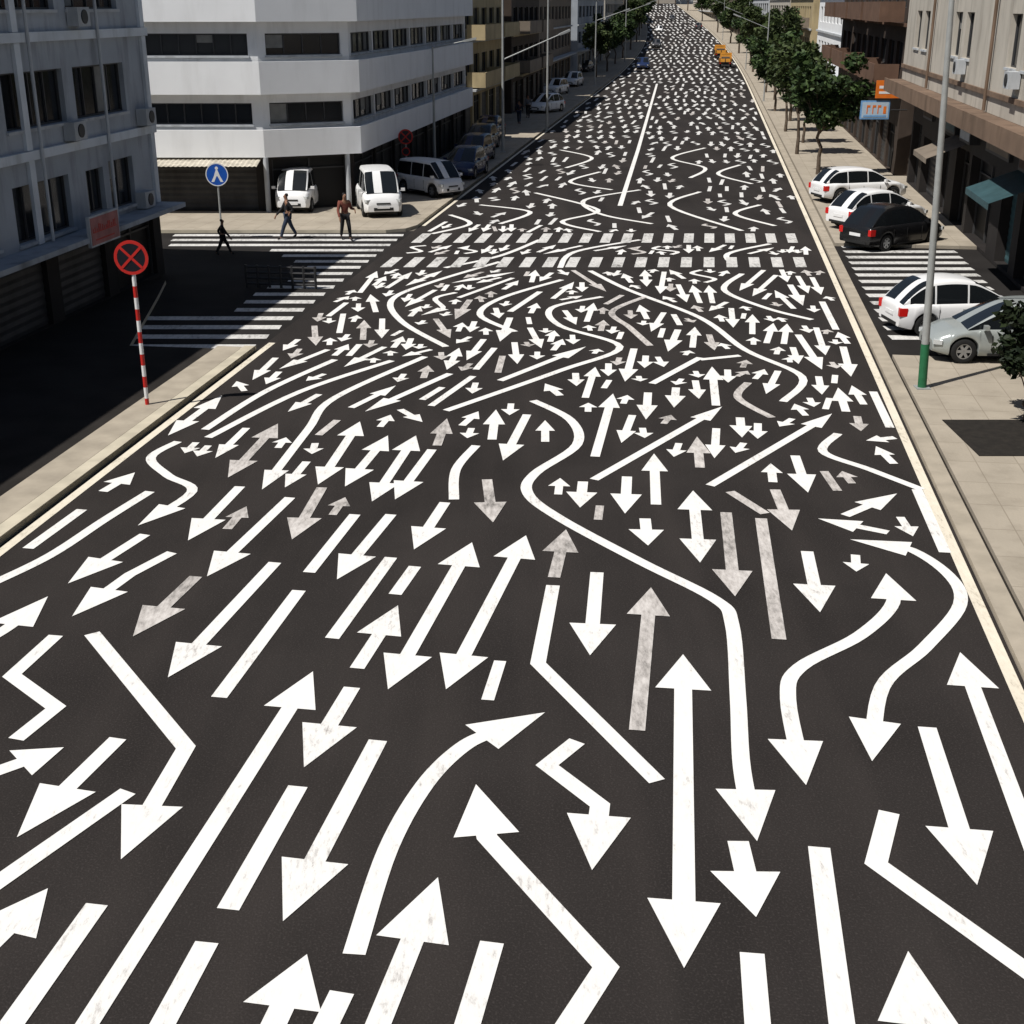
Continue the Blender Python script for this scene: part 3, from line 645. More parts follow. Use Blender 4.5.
def block(side,s0,s1,t,Hb,mat_,label,bal=False,band=None,gf=2.9,bm_=None):
    if side=='R':
        o=R(s1,t,.12); A_=R(s1,t); B_=R(s0,t)
    else:
        o=R(s0,t,.12); A_=R(s0,t); B_=R(s1,t)
    th=math.atan2(B_[1]-A_[1],B_[0]-A_[0]); L=math.dist(A_[:2],B_[:2])
    rt=add('street_building',None,None,(o[0],o[1],min(hz(s0),hz(s1))+.12),th,label=label,category='building')
    m=MB(); ops=[];A=(0,0);B=(L,0)
    pitch=3.4 if s0<160 else 5.5
    n=int((L-1)/pitch); off=(L-n*pitch)/2; wz=[]
    for f in range(3):
        z=gf+.9+f*3.0
        if z+1.4>Hb-.3: break
        for k in range(n): ops.append((off+k*pitch+.5,off+(k+1)*pitch-.6,z,z+1.35)); wz.append(ops[-1])
    sh=[(off+k*pitch+.3,off+(k+1)*pitch-.3,.02,2.4) for k in range(n)]; ops+=sh
    wall(m,A,B,-1,Hb,ops)
    if side=='R': E=((L,0),(L,14)); oth=((L,14),(0,14)),((0,14),(0,0))
    else: E=((0,14),(0,0)); oth=((L,0),(L,14)),((L,14),(0,14))
    eo=[(a,a+1.6,z,z+1.35) for a in (1.2,4.6,8.4,11.6) for z in (gf+.9,gf+3.9) if z+1.6<Hb]
    wall(m,E[0],E[1],-1,Hb,eo)
    for a,b in oth: wall(m,a,b,-1,Hb,[])
    m.quad((0,0,Hb),(L,0,Hb),(L,14,Hb),(0,14,Hb))
    add('wall',m.mesh('wall',[mat_]),rt)
    for q in wz: window(rt,A,B,q,2,simple=True)
    for q in eo: window(rt,E[0],E[1],q,2,simple=True)
    for i,q in enumerate(sh): window(rt,A,B,q,kind='shop' if i%2 else 'shutter',fm=M_SHUT)
    m=MB(); m.box(-.08,L+.08,-.9,-.004,gf,gf+.14)
    for f in range(3):
        z=gf+3.0*(f+1)
        if z<Hb: m.box(-.06,L+.06,-.18,-.004,z,z+.16)
    m.box(-.1,L+.1,-.25,-.004,Hb-.3,Hb+.15)
    add('cornice',m.mesh('cornice',[band or M_GREYL]),rt)
    if bal:
        bmt=bm_ or M_TAN
        nb=max(1,int(L/9)); wb_=L/nb
        for f in range(2):
            z=gf+.35+f*3.0
            for k in range(nb):
                a,b=k*wb_+.5,(k+1)*wb_-.7
                m=MB(); m.box(a,b,-1.45,-.2,z-.12,z); m.box(a,b,-1.45,-1.38,z+.001,z+.85); m.box(a,a+.06,-1.378,-.2,z+.001,z+.85); m.box(b-.06,b,-1.378,-.2,z+.001,z+.85)
                add('balcony',m.mesh('balcony',[bmt]),rt)
    return rt
block('R',72,108,9.9,11,M_BROWN,'dark brown block with projecting balconies above shops',bal=True,band=M_BALC,gf=4.3,bm_=M_BALC)
block('R',110,140,10.5,12,M_WHITEW,'white rendered block behind street trees')
block('R',142,180,10,12,M_BEIGE,'beige block with plain windows above shops',bal=True)
block('R',182,230,10,11,M_CREAM,'cream block behind street trees')
block('R',233,300,10,13,M_GREYL,'pale grey block further up the avenue')
block('R',304,400,10,13,M_TAN,'tan block further up the avenue')
block('R',404,560,10,14,M_CREAM,'cream block at the far end of the avenue')
block('L',90,108,-16.2,12,M_BEIGE,'yellow beige apartment block with balconies',bal=True,bm_=M_BEIGE)
block('L',110,128,-15.8,12,M_BROWN,'dark brown glazed block beside the avenue',bal=True,band=M_BEIGE)
block('L',130,165,-16.5,11,M_TAN,'tan block with shops below')
block('L',168,215,-16,12,M_GREYW,'grey block behind street trees')
block('L',218,290,-16,12,M_CREAM,'cream block behind street trees')
block('L',294,400,-16,13,M_TAN,'tan block further up the avenue')
block('L',404,560,-16,14,M_BEIGE,'beige block at the far end of the avenue')
block('R',590,592,4,16,M_GREYL,'pale block closing the far end of the avenue')
# ---------- trees ----------
def tree_proto(hgt,rad,trunk_h,nl,lm,seed,loc,rz,leaf=.2,**kw):
    rnd=random.Random(seed)
    rt=add('street_tree',None,None,loc,rz,**kw)
    m=MB(); prev=Vector((0,0,-.05)); r=.11*hgt/6
    for k in range(5):
        nx=Vector((rnd.uniform(-.06,.06)*k,rnd.uniform(-.06,.06)*k,trunk_h*(k+1)/5)); m.cyl(prev,nx,r,r*.9,n=9,caps=False); prev=nx; r*=.9
    top=prev
    for k in range(8):
        an=k*2.4+rnd.random(); e=rnd.uniform(.5,.95)*rad*.8
        mid=top+Vector((math.cos(an)*e*.5,math.sin(an)*e*.5,(hgt-trunk_h)*rnd.uniform(.12,.3)))
        end=mid+Vector((math.cos(an)*e*.5,math.sin(an)*e*.5,(hgt-trunk_h)*rnd.uniform(.15,.4)))
        m.cyl(top-Vector((0,0,.2)),mid,r*.6,r*.4,n=6,caps=False); m.cyl(mid,end,r*.4,r*.12,n=6,caps=False)
    m.cyl(top-Vector((0,0,.1)),Vector((0,0,hgt*.85)),r*.7,r*.15,n=6,caps=False)
    add('trunk',smooth(m.mesh('trunk',[M_BARK]),60),rt)
    cl=[]; zc=(hgt+trunk_h)/2; hh=(hgt-trunk_h)/2
    for k in range(26):
        while True:
            q=Vector((rnd.uniform(-1,1),rnd.uniform(-1,1),rnd.uniform(-1,1)))
            if .35<q.length<.98: break
        cl.append((Vector((q.x*rad*.85,q.y*rad*.85,zc+q.z*hh*.88)),rnd.uniform(.18,.38)*rad))
    m=MB()
    for _ in range(nl):
        c,rr=rnd.choice(cl)
        q=Vector((rnd.gauss(0,1),rnd.gauss(0,1),rnd.gauss(0,1))).normalized()*rr*rnd.uniform(.5,1.15)
        q.z*=.75; p=c+q
        a=Vector((rnd.gauss(0,1),rnd.gauss(0,1),rnd.gauss(0,.6))).normalized(); b=a.orthogonal().normalized()
        b=(Matrix.Rotation(rnd.uniform(0,6.28),3,a)@b); s=leaf*rnd.uniform(.5,1.2)
        c2=a*s; d2=b*s*.5
        m.quad(p-c2,p-d2,p+c2,p+d2)
    add('crown',m.mesh('crown',[lm]),rt)
    return rt
LB='leafy green street tree standing on the pavement beside the kerb'
GT='street trees along the avenue'
tr=[tree_proto(6.7,2.35,2.3,5600,M_LEAF,3,R(72,6.0,.12),0,label='large round green street tree by the kerb above parked cars',category='tree',group=GT),
    tree_proto(6.6,1.8,2.4,3200,M_LEAF2,11,R(82,5.5,.12),1,label=LB,category='tree',group=GT),
    tree_proto(5.6,1.6,2.0,2200,M_LEAF,17,R(89,6.3,.12),1,label=LB,category='tree',group=GT)]
rs=[(97,5.6,1.0,1),(106,6.4,1.25,2),(116,5.7,1.0,0),(130,6.3,1.2,1),(141,5.9,1.1,2),(158,6.4,1.15,0),(183,5.9,1.3,1),(205,6.4,1.25,0),(242,6,1.5,1),(285,6.2,1.4,0),(345,6,1.6,1),(420,5.6,1.6,0),(510,5.5,1.8,1)]
ls=[(168,-13.6,1.1,1),(182,-13.2,1.1,0),(203,-13.4,1.3,2),(222,-13.2,1.2,0),(255,-13.2,1.5,1),(290,-13,1.35,0),(325,-13,1.6,1),(370,-12.8,1.5,0),(425,-12.5,1.7,1),(500,-12.5,1.8,0)]
for (s,t,sc,k) in rs+ls+[(585,-9,1.9,0),(585,-3,1.8,1),(586,4,1.9,0)]:
    copy_tree(tr[k],R(s,t,.1),random.uniform(0,6),(sc*random.uniform(.9,1.1),sc*random.uniform(.9,1.1),sc*random.uniform(.88,1.08)),label=LB)
x,y=G(1024,425)
tree_proto(2.7,1.0,.6,4200,M_LEAFD,21,(x,y,.12),0,leaf=.12,label='small dark leafy tree on the pavement',category='tree')
x,y=G(1012,443); m=MB(); m.box(-1.1,1.1,-1.2,1.2,.122,.135); add('shadow_patch',m.mesh('shadow_patch',[M_JOINTSHADE]),None,(x,y,0),0,kind='structure',label='dark patch painted in place of a shadow on the pavement')  # dark slab added in place of a cast shadow on the paving
# ---------- vehicles ----------
CC={}
STY={
 'hatch':dict(pr=[(-1,.50),(-.97,.57),(-.80,.60),(.45,.595),(.75,.54),(.94,.44),(1,.36)],c=(.60,.08,-.58,-.95),belt=.595,pil=[-.02,-.50],rg=.30),
 'suv':dict(pr=[(-1,.52),(-.97,.58),(-.80,.60),(.46,.60),(.80,.55),(.96,.47),(1,.38)],c=(.58,.14,-.66,-.96),belt=.595,pil=[.02,-.46],rg=.30),
 'sedan':dict(pr=[(-1,.46),(-.96,.58),(-.72,.62),(.42,.61),(.78,.54),(.95,.45),(1,.36)],c=(.54,.05,-.36,-.80),belt=.61,pil=[-.04],rg=.4),
 'van':dict(pr=[(-1,.53),(-.98,.57),(.70,.565),(.86,.52),(.96,.43),(1,.32)],c=(.86,.48,-.88,-.98),belt=.562,pil=[.22,-.30],rg=.3)}
def weld(me):
    bm=bmesh.new(); bm.from_mesh(me); bmesh.ops.remove_doubles(bm,verts=bm.verts,dist=.0008); bmesh.ops.recalc_face_normals(bm,faces=bm.faces); bm.to_mesh(me); bm.free(); return me
def car_parts(style,paint,L,W,Hc):
    hl=L/2; wr=.31 if L<4.15 else .33
    xf=hl*.63; xr=-hl*.62
    P_=STY[style]; zb0=.2
    prx=[a for a,_ in P_['pr']]; prz=[b for _,b in P_['pr']]
    def top(x): return float(np.interp(x/hl,prx,prz))*Hc
    R_=wr+.05
    xs=sorted(set([round(v,4) for v in list(np.linspace(-hl,hl,57))+[xf+R_*math.cos(a) for a in np.linspace(0,math.pi,13)]+[xr+R_*math.cos(a) for a in np.linspace(0,math.pi,13)]+[-hl+.03,hl-.03]]))
    m=MB(); rings=[]
    def wid(x):
        e=max(0,(abs(x)/hl-.62)/.38); return W/2*(1-(.24 if x>0 else .16)*e**2.4)
    for x in xs:
        zt=top(x); w=wid(x); e=max(0,(abs(x)/hl-.8)/.2)
        zb=zb0+.08*e
        for xw in (xf,xr):
            dx=abs(x-xw)
            if dx<R_: zb=max(zb,wr+math.sqrt(max(0,R_*R_-dx*dx)))
        zb=min(zb,zt-.12); hh=zt-zb
        half=[(0,zb),(w*.93,zb),(w*.985,zb+.10*hh),(w*1.0,zb+.40*hh),(w*.99,zb+.62*hh),(w*.965,zb+.82*hh),(w*.92,zt-.035),(w*.86,zt),(w*.45,zt+.022),(0,zt+.03)]
        rings.append([(x,y,z) for y,z in half]+[(x,-y,z) for y,z in half[-2:0:-1]])
    n=len(rings[0])
    for r in rings: m.v+=r
    for i in range(len(rings)-1):
        for k in range(n):
            k2=(k+1)%n; m.f.append((i*n+k2,i*n+k,(i+1)*n+k,(i+1)*n+k2)); m.m.append(0)
    m.f.append(tuple(range(n))); m.m.append(0); o=(len(rings)-1)*n; m.f.append(tuple(o+k for k in range(n-1,-1,-1))); m.m.append(0)
    a0,b0,b1,a1=[v*hl for v in P_['c']]; zb=P_['belt']*Hc-.02
    wb=W/2*.885; wt=W/2*(.69 if style!='van' else .75); xm=(b0+b1)/2; hr=(b0-b1)/2; cr=.06 if style!='van' else .04
    def T_(x):
        Zr=Hc-cr*((x-xm)/hr)**2 if b1<=x<=b0 else Hc-cr
        if x>b0: s=(a0-x)/(a0-b0); return zb+(Zr-zb)*(1-(1-s)**1.22)
        if x<b1: s=(x-a1)/(b1-a1); return zb+(Zr-zb)*(1-(1-s)**1.5)
        return Zr
    pil=[p*hl for p in P_['pil']]
    gx=set(list(np.linspace(a1,b1,9))+list(np.linspace(b1,b0,13))+list(np.linspace(b0,a0,8)))
    for p in pil: gx|={p-.025,p+.025}
    gx=sorted(gx)
    def ws(z,x):
        e=max(0,(abs(x)/hl-.62)/.38)
        return (wb-(wb-wt)*max(0,(z-zb)/(Hc-zb))**1.25)*(1-.14*e)
    gl=MB(); GR=[]
    for x in gx:
        T=T_(x); h=T-zb; half=[]
        for q in (0,.42,.84): half.append((ws(zb+q*h,x),zb+q*h))
        wT=ws(zb+.93*h,x); half+=[(wT*.985,zb+.93*h),(wT*.92,zb+.985*h),(wT*.5,T+.012*h),(0,T+.018*h)]
        GR.append([(x,y,z) for y,z in half]+[(x,-y,z) for y,z in half[-2::-1]])
    n=len(GR[0])
    for i in range(len(GR)-1):
        xc=(gx[i]+gx[i+1])/2
        for j in range(n-1):
            side=j in (0,1,n-2,n-3); topc=j in (4,5,n-6,n-5); glass=False
            if side: glass=not any(abs(xc-p)<.026 for p in pil) and xc>a1+P_['rg']*(b1-a1)
            if topc and (xc>b0-.01 or xc<b1+.01): glass=True
            (gl if glass else m).quad(GR[i][j+1],GR[i][j],GR[i+1][j],GR[i+1][j+1])
    body=smooth(weld(m.mesh('body',[paint])),42); glass=smooth(weld(gl.mesh('window',[M_CGLASS])),40)
    ub=MB(); ub.box(-hl*.90,hl*.90,-W/2*.72,W/2*.72,.17,.48); und=ub.mesh('underbody',[M_TRIM])
    t=MB()
    t.box(hl*.90,hl+.012,-W*.24,W*.24,zb0+.12,zb0+.24); t.box(hl*.95,hl+.014,-W*.17,W*.17,Hc*.31,Hc*.345)
    t.box(-hl-.012,-hl*.95,-W*.30,W*.30,zb0+.08,zb0+.17)
    for sg in (1,-1):
        for u in (.30,-.10,-.45):
            y=sg*W/2; t.box(u*hl-.006,u*hl+.006,min(y*.985,y*1.002),max(y*.985,y*1.002),.34,P_['belt']*Hc-.14)
        y=sg*W/2; t.box(-hl*.35,hl*.34,min(y*.97,y*1.0),max(y*.97,y*1.0),.21,.27)
    trim=t.mesh('trim',[M_TRIM])
    hd=MB(); hd.box(-.22,.0,-.15,.15,-.055,.055); hd.cyl((-.03,.05,0),(.004,.05,0),.04,n=10)
    head=hd.mesh('headlight',[M_LAMP])
    td=MB(); td.box(0,.22,-.08,.08,-.11,.11); tail=td.mesh('tail_light',[M_TAIL])
    pd=MB(); pd.box(0,.015,-.26,.26,-.055,.055); plate=pd.mesh('licence_plate',[M_SWHITE])
    mi=MB(); mi.box(-.06,.05,-.08,.08,-.05,.06); mi.box(-.03,.0,-.2,-.081,-.05,-.02); mirr=mi.mesh('wing_mirror',[paint])
    ty=MB(); pts=[(wr-.05,-.095),(wr,-.07),(wr,.07),(wr-.05,.095),(wr*.62,.085),(wr*.62,-.085)]; ns=24
    for k in range(ns):
        a=2*math.pi*k/ns
        for r,y in pts: ty.v.append((r*math.cos(a),y,r*math.sin(a)))
    for k in range(ns):
        for j in range(6):
            k2=(k+1)%ns; j2=(j+1)%6; ty.f.append((k*6+j,k*6+j2,k2*6+j2,k2*6+j)); ty.m.append(0)
    tyre=smooth(ty.mesh('tyre',[M_RUB]),40)
    ri=MB(); ri.cyl((0,-.04,0),(0,.06,0),wr*.2,n=10)
    for k in range(6):
        T=Matrix.Rotation(k*math.pi/3,4,'Y'); ri.box(.02,wr*.62,.04,.07,-.035,.035,T=T)
    for k in range(20):
        a=2*math.pi*k/20; b=2*math.pi*(k+1)/20; r1,r2=wr*.55,wr*.64
        ri.quad((r1*math.cos(a),.078,r1*math.sin(a)),(r2*math.cos(a),.078,r2*math.sin(a)),(r2*math.cos(b),.078,r2*math.sin(b)),(r1*math.cos(b),.078,r1*math.sin(b)))
    rim=ri.mesh('rim',[M_RIM])
    return dict(body=body,glass=glass,und=und,trim=trim,head=head,tail=tail,plate=plate,mirr=mirr,tyre=tyre,rim=rim,wr=wr,xf=xf,xr=xr,a0=a0,b0=b0,zb=zb,wid=wid,top=top)
def car(style,paint,L,W,Hc,loc,heading,label,category='car',group=None,name='parked_car',detail=True):
    key=(style,paint.name,L,W,Hc)
    if key not in CC: CC[key]=car_parts(style,paint,L,W,Hc)
    p=CC[key]; hl=L/2
    rt=add(name,None,None,loc,heading,label=label,category=category)
    if group: rt['group']=group
    add('body',p['body'],rt); add('window',p['glass'],rt); add('underbody',p['und'],rt); add('trim',p['trim'],rt)
    for xw in (p['xf'],p['xr']):
        for sg in (1,-1):
            w=add('wheel',None,rt,(xw,sg*(W/2-.10),p['wr']),0 if sg>0 else math.pi)
            add('tyre',p['tyre'],w); add('rim',p['rim'],w)
    zh=p['top'](hl*.95)-.10
    for sg in (1,-1):
        add('headlight',p['head'],rt,(hl-.045,sg*(p['wid'](hl*.93)-.16),zh),-sg*.38)
        add('tail_light',p['tail'],rt,(-hl-.015,sg*(p['wid'](-hl)-.05),Hc*.455),sg*.16)
        if detail:
            mo=add('wing_mirror',p['mirr'],rt,(p['a0']*.62+p['b0']*.38,sg*(W/2+.05),p['zb']+.08),0)
            if sg<0: mo.scale=(1,-1,1)
    if detail:
        add('licence_plate',p['plate'],rt,(hl+.015,0,Hc*.25),0); add('licence_plate',p['plate'],rt,(-hl-.02,0,Hc*.38),0)
    return rt
def at(px,py,z=0.0):
    x,y=G(px,py,z); return (x,y,z)
rad=math.radians
GC='cars parked on the pavement beside the shops'
car('hatch',M_CWHITE,3.9,1.7,1.5,at(954,329),rad(7),'white compact hatchback parked with its tail to the kerb',group=GC)
car('hatch',M_CSILV,4.0,1.68,1.46,at(1003,356,.12),rad(178),'silver green car parked with its nose to the kerb',group=GC)
car('hatch',M_CBLACK,4.1,1.76,1.56,at(891,245),rad(34),'black hatchback parked at an angle on the pavement',group=GC)
car('hatch',M_CWHITE,4.1,1.7,1.5,at(876,226,.12),rad(28),'white hatchback parked beside a black car',group=GC)
car('suv',M_CWHITE,4.2,1.7,1.48,at(857,200,.12),rad(16),'white estate car parked on the pavement near a tree',group=GC)
GV='vehicles parked at the corner building'
car('van',M_CWHITE,3.5,1.58,1.75,at(300,208,.12),rad(-92),'white minivan parked nose out before the corner building','van',GV,'parked_van')
car('van',M_CWHITE,3.7,1.7,1.85,at(379,212,.12),rad(-78),'white minivan parked nose out by the road','van',GV,'parked_van')
car('van',M_CWHITE,3.5,1.6,1.6,at(430,194,.12),rad(-48),'small white van parked on the corner pavement','van',GV,'parked_van')
GB='cars parked along the shaded pavement'
for px,py,st,mt,hd,lb in ((466,176,'hatch',M_CBLUE,-102,'dark blue car parked in shade along the kerb'),(475,161,'suv',M_CBLUE,-102,'dark blue car parked in shade along the kerb'),(482,149,'hatch',M_CGREY,-100,'dark grey car parked in shade along the kerb'),(489,139,'sedan',M_CBLUE,-100,'dark blue car parked in shade along the kerb'),
   (546,112,'hatch',M_CWHITE,-120,'white car parked across the pavement'),(556,94,'suv',M_CWHITE,-110,'white car parked near the kerb'),(573,86,'suv',M_CWHITE,-105,'white car parked near the kerb'),(572,75,'hatch',M_CGREY,-110,'dark grey car parked near the kerb'),(585,72,'sedan',M_CGREY,-110,'dark grey car parked near the kerb'),(604,57,'suv',M_CWHITE,-105,'white car parked near the kerb')):
    car(st,mt,4.0,1.7,1.5,at(px,py,.12),rad(hd),lb,group=GB)
def atR(s,t): return R(s,t,0.0)
for s,t,st,mt,hd,lb in ((192,-8.8,'sedan',M_CBLUE,-98,'dark blue car driving towards the crossing'),(268,-8.6,'sedan',M_CGREY,-98,'dark grey car driving down the avenue'),(350,-8.2,'hatch',M_CWHITE,-98,'pale car driving down the avenue'),
   (430,-3,'suv',M_CGREY,-98,'dark car far up the avenue'),(372,2.5,'hatch',M_CGREY,82,'grey car driving away up the avenue')):
    car(st,mt,4.2,1.75,1.5,atR(s,t),rad(hd),lb,group='cars driving on the avenue',name='car',detail=False)
def truck(loc,hd,label,sc,mt):
    rt=add('truck',None,None,loc,hd,label=label,category='truck',group='orange trucks by the kerb'); rt.scale=(sc,)*3
    m=MB(); prof=[(3.1,.5),(3.15,1.2),(2.95,2.3),(1.7,2.4),(1.7,.5)]
    for sg in (1,-1):
        q=[(x,sg*1.0,z) for x,z in prof]; m.quad(*(q if sg<0 else q[::-1]))
    for (a,b) in zip(prof,prof[1:]+prof[:1]): m.quad((a[0],-1.0,a[1]),(a[0],1.0,a[1]),(b[0],1.0,b[1]),(b[0],-1.0,b[1]))
    add('cab',m.mesh('cab',[mt]),rt)
    m=MB(); m.box(-3.2,1.5,-1.1,1.1,.9,1.0,m=2)
    for y in (-1.1,1.04): m.box(-3.2,1.5,y,y+.06,1.001,1.55)
    m.box(-3.2,-3.14,-1.03,1.03,1.001,1.55); m.box(1.44,1.5,-1.03,1.03,1.001,2.1)
    for k in range(6): 
        for y in (-1.16,1.101): m.box(-3.1+k*.85,-3.0+k*.85,y,y+.058,.95,1.57,m=2)
    for k in range(3): m.box(-3.262,-3.201,-1+k*.95,-.9+k*.95,.95,1.55,m=2)
    m.box(-3.0,1.3,-.98,.98,1.002,1.45,m=1); m.box(-2.4,.6,-.7,.7,1.451,1.75,m=1)
    add('cargo_bed',m.mesh('cargo_bed',[mt,M_BARK,M_TRIM]),rt)
    m=MB(); m.quad((3.165,-.9,1.35),(3.165,.9,1.35),(3.0,.85,2.1),(3.0,-.85,2.1)); m.quad((1.9,-1.01,1.4),(2.8,-1.01,1.4),(2.7,-1.01,2.1),(1.9,-1.01,2.1)); m.quad((1.69,.8,1.5),(1.69,-.8,1.5),(1.69,-.8,2.15),(1.69,.8,2.15)); add('window',m.mesh('window',[M_CGLASS]),rt)
    m=MB(); m.box(-3.0,2.9,-.5,.5,.5,.88); m.box(-3.1,-3.0,-1.0,1.0,.55,.72); add('chassis',m.mesh('chassis',[M_TRIM]),rt)
    for x in (2.2,-1.9):
        for y in (.9,-.9):
            m=MB(); m.cyl((0,-.14,0),(0,.14,0),.45,n=18); add('wheel',m.mesh('wheel',[M_RUB]),rt,(x,y,.45))
    for y in (.85,-.85):
        m=MB(); m.box(-.03,0,-.1,.1,-.08,.08); add('tail_light',m.mesh('tail_light',[M_TAIL]),rt,(-3.2,y,.8))
truck(atR(198,2.6),rad(80),'orange flatbed truck stopped by the kerb',.8,M_YELL); truck(atR(226,2.4),rad(84),'yellow orange truck stopped by the kerb',.85,M_YELL)
# ---------- street furniture ----------
def disc(m,c,r0,r1,y,n=28,mi=0):
    for k in range(n):
        a=2*math.pi*k/n;b=2*math.pi*(k+1)/n
        if r0<=0: m.quad((c[0],y,c[1]),(c[0]+r1*math.cos(a),y,c[1]+r1*math.sin(a)),(c[0]+r1*math.cos(b),y,c[1]+r1*math.sin(b)),m=mi)
        else: m.quad((c[0]+r0*math.cos(a),y,c[1]+r0*math.sin(a)),(c[0]+r1*math.cos(a),y,c[1]+r1*math.sin(a)),(c[0]+r1*math.cos(b),y,c[1]+r1*math.sin(b)),(c[0]+r0*math.cos(b),y,c[1]+r0*math.sin(b)),m=mi)
def plate_back(m,c,r,mi): m.cyl((c[0],-.0,c[1]),(c[0],-.02,c[1]),r,n=28,m=mi)
def cross_sign(loc,z,r,label,stripes=True,second=None):
    rt=add('road_sign',None,None,loc,0,label=label,category='road sign')
    m=MB()
    if stripes:
        n=12; zz=-.1; st=(z-r+.1)/n
        for k in range(n): m.cyl((0,.03,zz),(0,.03,zz+st),.045,n=10,m=k%2,caps=False); zz+=st
        m.cyl((0,.03,zz),(0,.03,z+r*.6),.04,n=10,m=1)
    else: m.cyl((0,.03,-.1),(0,.03,z+r*.6),.035,n=10,m=1)
    add('pole',smooth(m.mesh('pole',[M_RED,M_SWHITE if stripes else M_STEEL]),50),rt)
    m=MB(); plate_back(m,(0,z),r,0); disc(m,(0,z),0,r*.84,-.024,mi=1); disc(m,(0,z),r*.82,r,-.026,mi=0)
    for a in (45,-45):
        T=Matrix.Translation((0,-.028,z))@Matrix.Rotation(rad(a),4,'Y'); m.box(-r*.84,r*.84,-.002 if a>0 else -.005,.001,-.028,.028,T=T)
    if second:
        z2,r2=second; plate_back(m,(0,z2),r2,0); disc(m,(0,z2),0,r2*.75,-.024,mi=1)
    add('sign_plate',m.mesh('sign_plate',[M_RED,M_DBLUE]),rt)
x,y=G(147,405,.12); cross_sign((x,y,.12),3.3,.37,'round red no stopping sign on a striped red and white pole')
x,y=G(407,186,.12); cross_sign((x,y,.12),2.35,.36,'round red sign on a thin pole beside a dark facade',False,(1.65,.2))
x,y=G(222,237,.12)
rt=add('road_sign',None,None,(x,y,.12),0,label='round blue sign with white walking figure on a steel pole',category='road sign')
m=MB(); m.cyl((0,.03,-.1),(0,.03,2.6),.035,n=10); add('pole',m.mesh('pole',[M_STEEL]),rt)
m=MB(); z=2.35; plate_back(m,(0,z),.43,0); disc(m,(0,z),.395,.43,-.023,mi=1)
Y_=-.024
disc(m,(0,z+.24),0,.06,Y_,mi=1)
m.quad((-.12,Y_,z-.06),(.12,Y_,z-.06),(.03,Y_,z+.18),(-.03,Y_,z+.18),m=1)
m.quad((-.12,Y_,z-.06),(-.23,Y_,z-.27),(-.12,Y_,z-.27),(-.02,Y_,z-.06),m=1)
m.quad((.02,Y_,z-.06),(.12,Y_,z-.27),(.23,Y_,z-.27),(.12,Y_,z-.06),m=1)
add('sign_plate',m.mesh('sign_plate',[M_BLUE,M_SWHITE]),rt)
x,y=G(247,287); x2,y2=G(316,289)
rt=add('guard_railing',None,None,(x,y,0),math.atan2(y2-y,x2-x),label='low dark metal guard railing standing by the striped crossing',category='railing')
LL=math.dist((x,y),(x2,y2)); m=MB(); 
for z in (.12,.30,.48,.66): m.cyl((0,0,z),(LL,0,z),.04,n=8)
add('rail',m.mesh('rail',[M_DSTEEL]),rt)
pm=MB(); pm.cyl((0,0,-.02),(0,0,.72),.045,n=8); pm=pm.mesh('post',[M_DSTEEL])
for k in range(7): add('post',pm,rt,(LL*k/6,0,0))
def lamp(loc,Hl,lean=(0,0),arm=None,green=False,r=.09,label='grey steel street lamp on the pavement'):
    rt=add('street_lamp',None,None,loc,0,label=label,category='street lamp',group='street lamps along the avenue')
    m=MB(); tx=Vector((lean[0],lean[1],Hl)); b=Vector((0,0,-.05)); k=1.1/Hl if green else 0
    if green: m.cyl(b,b+(tx-b)*k,r*1.15,r*1.12,n=14,m=1,caps=False)
    m.cyl(b+(tx-b)*k,tx,r,r*.6,n=14,m=0); m.box(-.16,.16,-.16,.16,-.01,.03)
    add('pole',smooth(m.mesh('pole',[M_STEEL,M_GREEN]),50),rt)
    if arm:
        a,b=arm; m=MB(); m.cyl(a,b,r*.45,r*.35,n=10); add('arm',m.mesh('arm',[M_STEEL]),rt)
        d=(Vector(b)-Vector(a)).normalized(); m=MB()
        T=Matrix.Translation(Vector(b))@d.to_track_quat('X','Z').to_matrix().to_4x4()
        m.box(-.05,.65,-.13,.13,-.05,.06,T=T); m.box(.1,.6,-.1,.1,-.08,-.052,m=1,T=T); add('lamp_head',m.mesh('lamp_head',[M_STEEL,M_LAMP]),rt)
x,y=G(922,388,.12); lamp((x,y,.12),9.4,(-.38,0),arm=((-.38,0,9.3),(-2.2,.3,9.9)),green=True,label='tall grey street lamp with green painted base beside parked cars')
x,y=G(435,168,.12); lamp((x,y,.12),6.3,arm=((0,0,6.2),(1.7,.0,6.55)),r=.08)
x,y=G(503,152,.12); lamp((x,y,.12),9.4,arm=((0,0,5.3),(3.4,.6,6.7)),r=.09)
x,y=G(547,130,.12); lamp((x,y,.12),9.4,r=.09)
for s,t,hh in ((150,-12.3,8.6),(210,-12.3,9),(290,-12.3,9)): lamp(R(s,t,.12),hh,arm=((0,0,hh-1.9),(3.0,.2,hh-.9)))
for s,t,hh in ((128,5.2,8.2),(190,5.2,8.6),(300,5.2,9.2)): lamp(R(s,t,.12),hh,arm=((0,0,hh-1.9),(-2.6,.2,hh-.9)),r=.07)
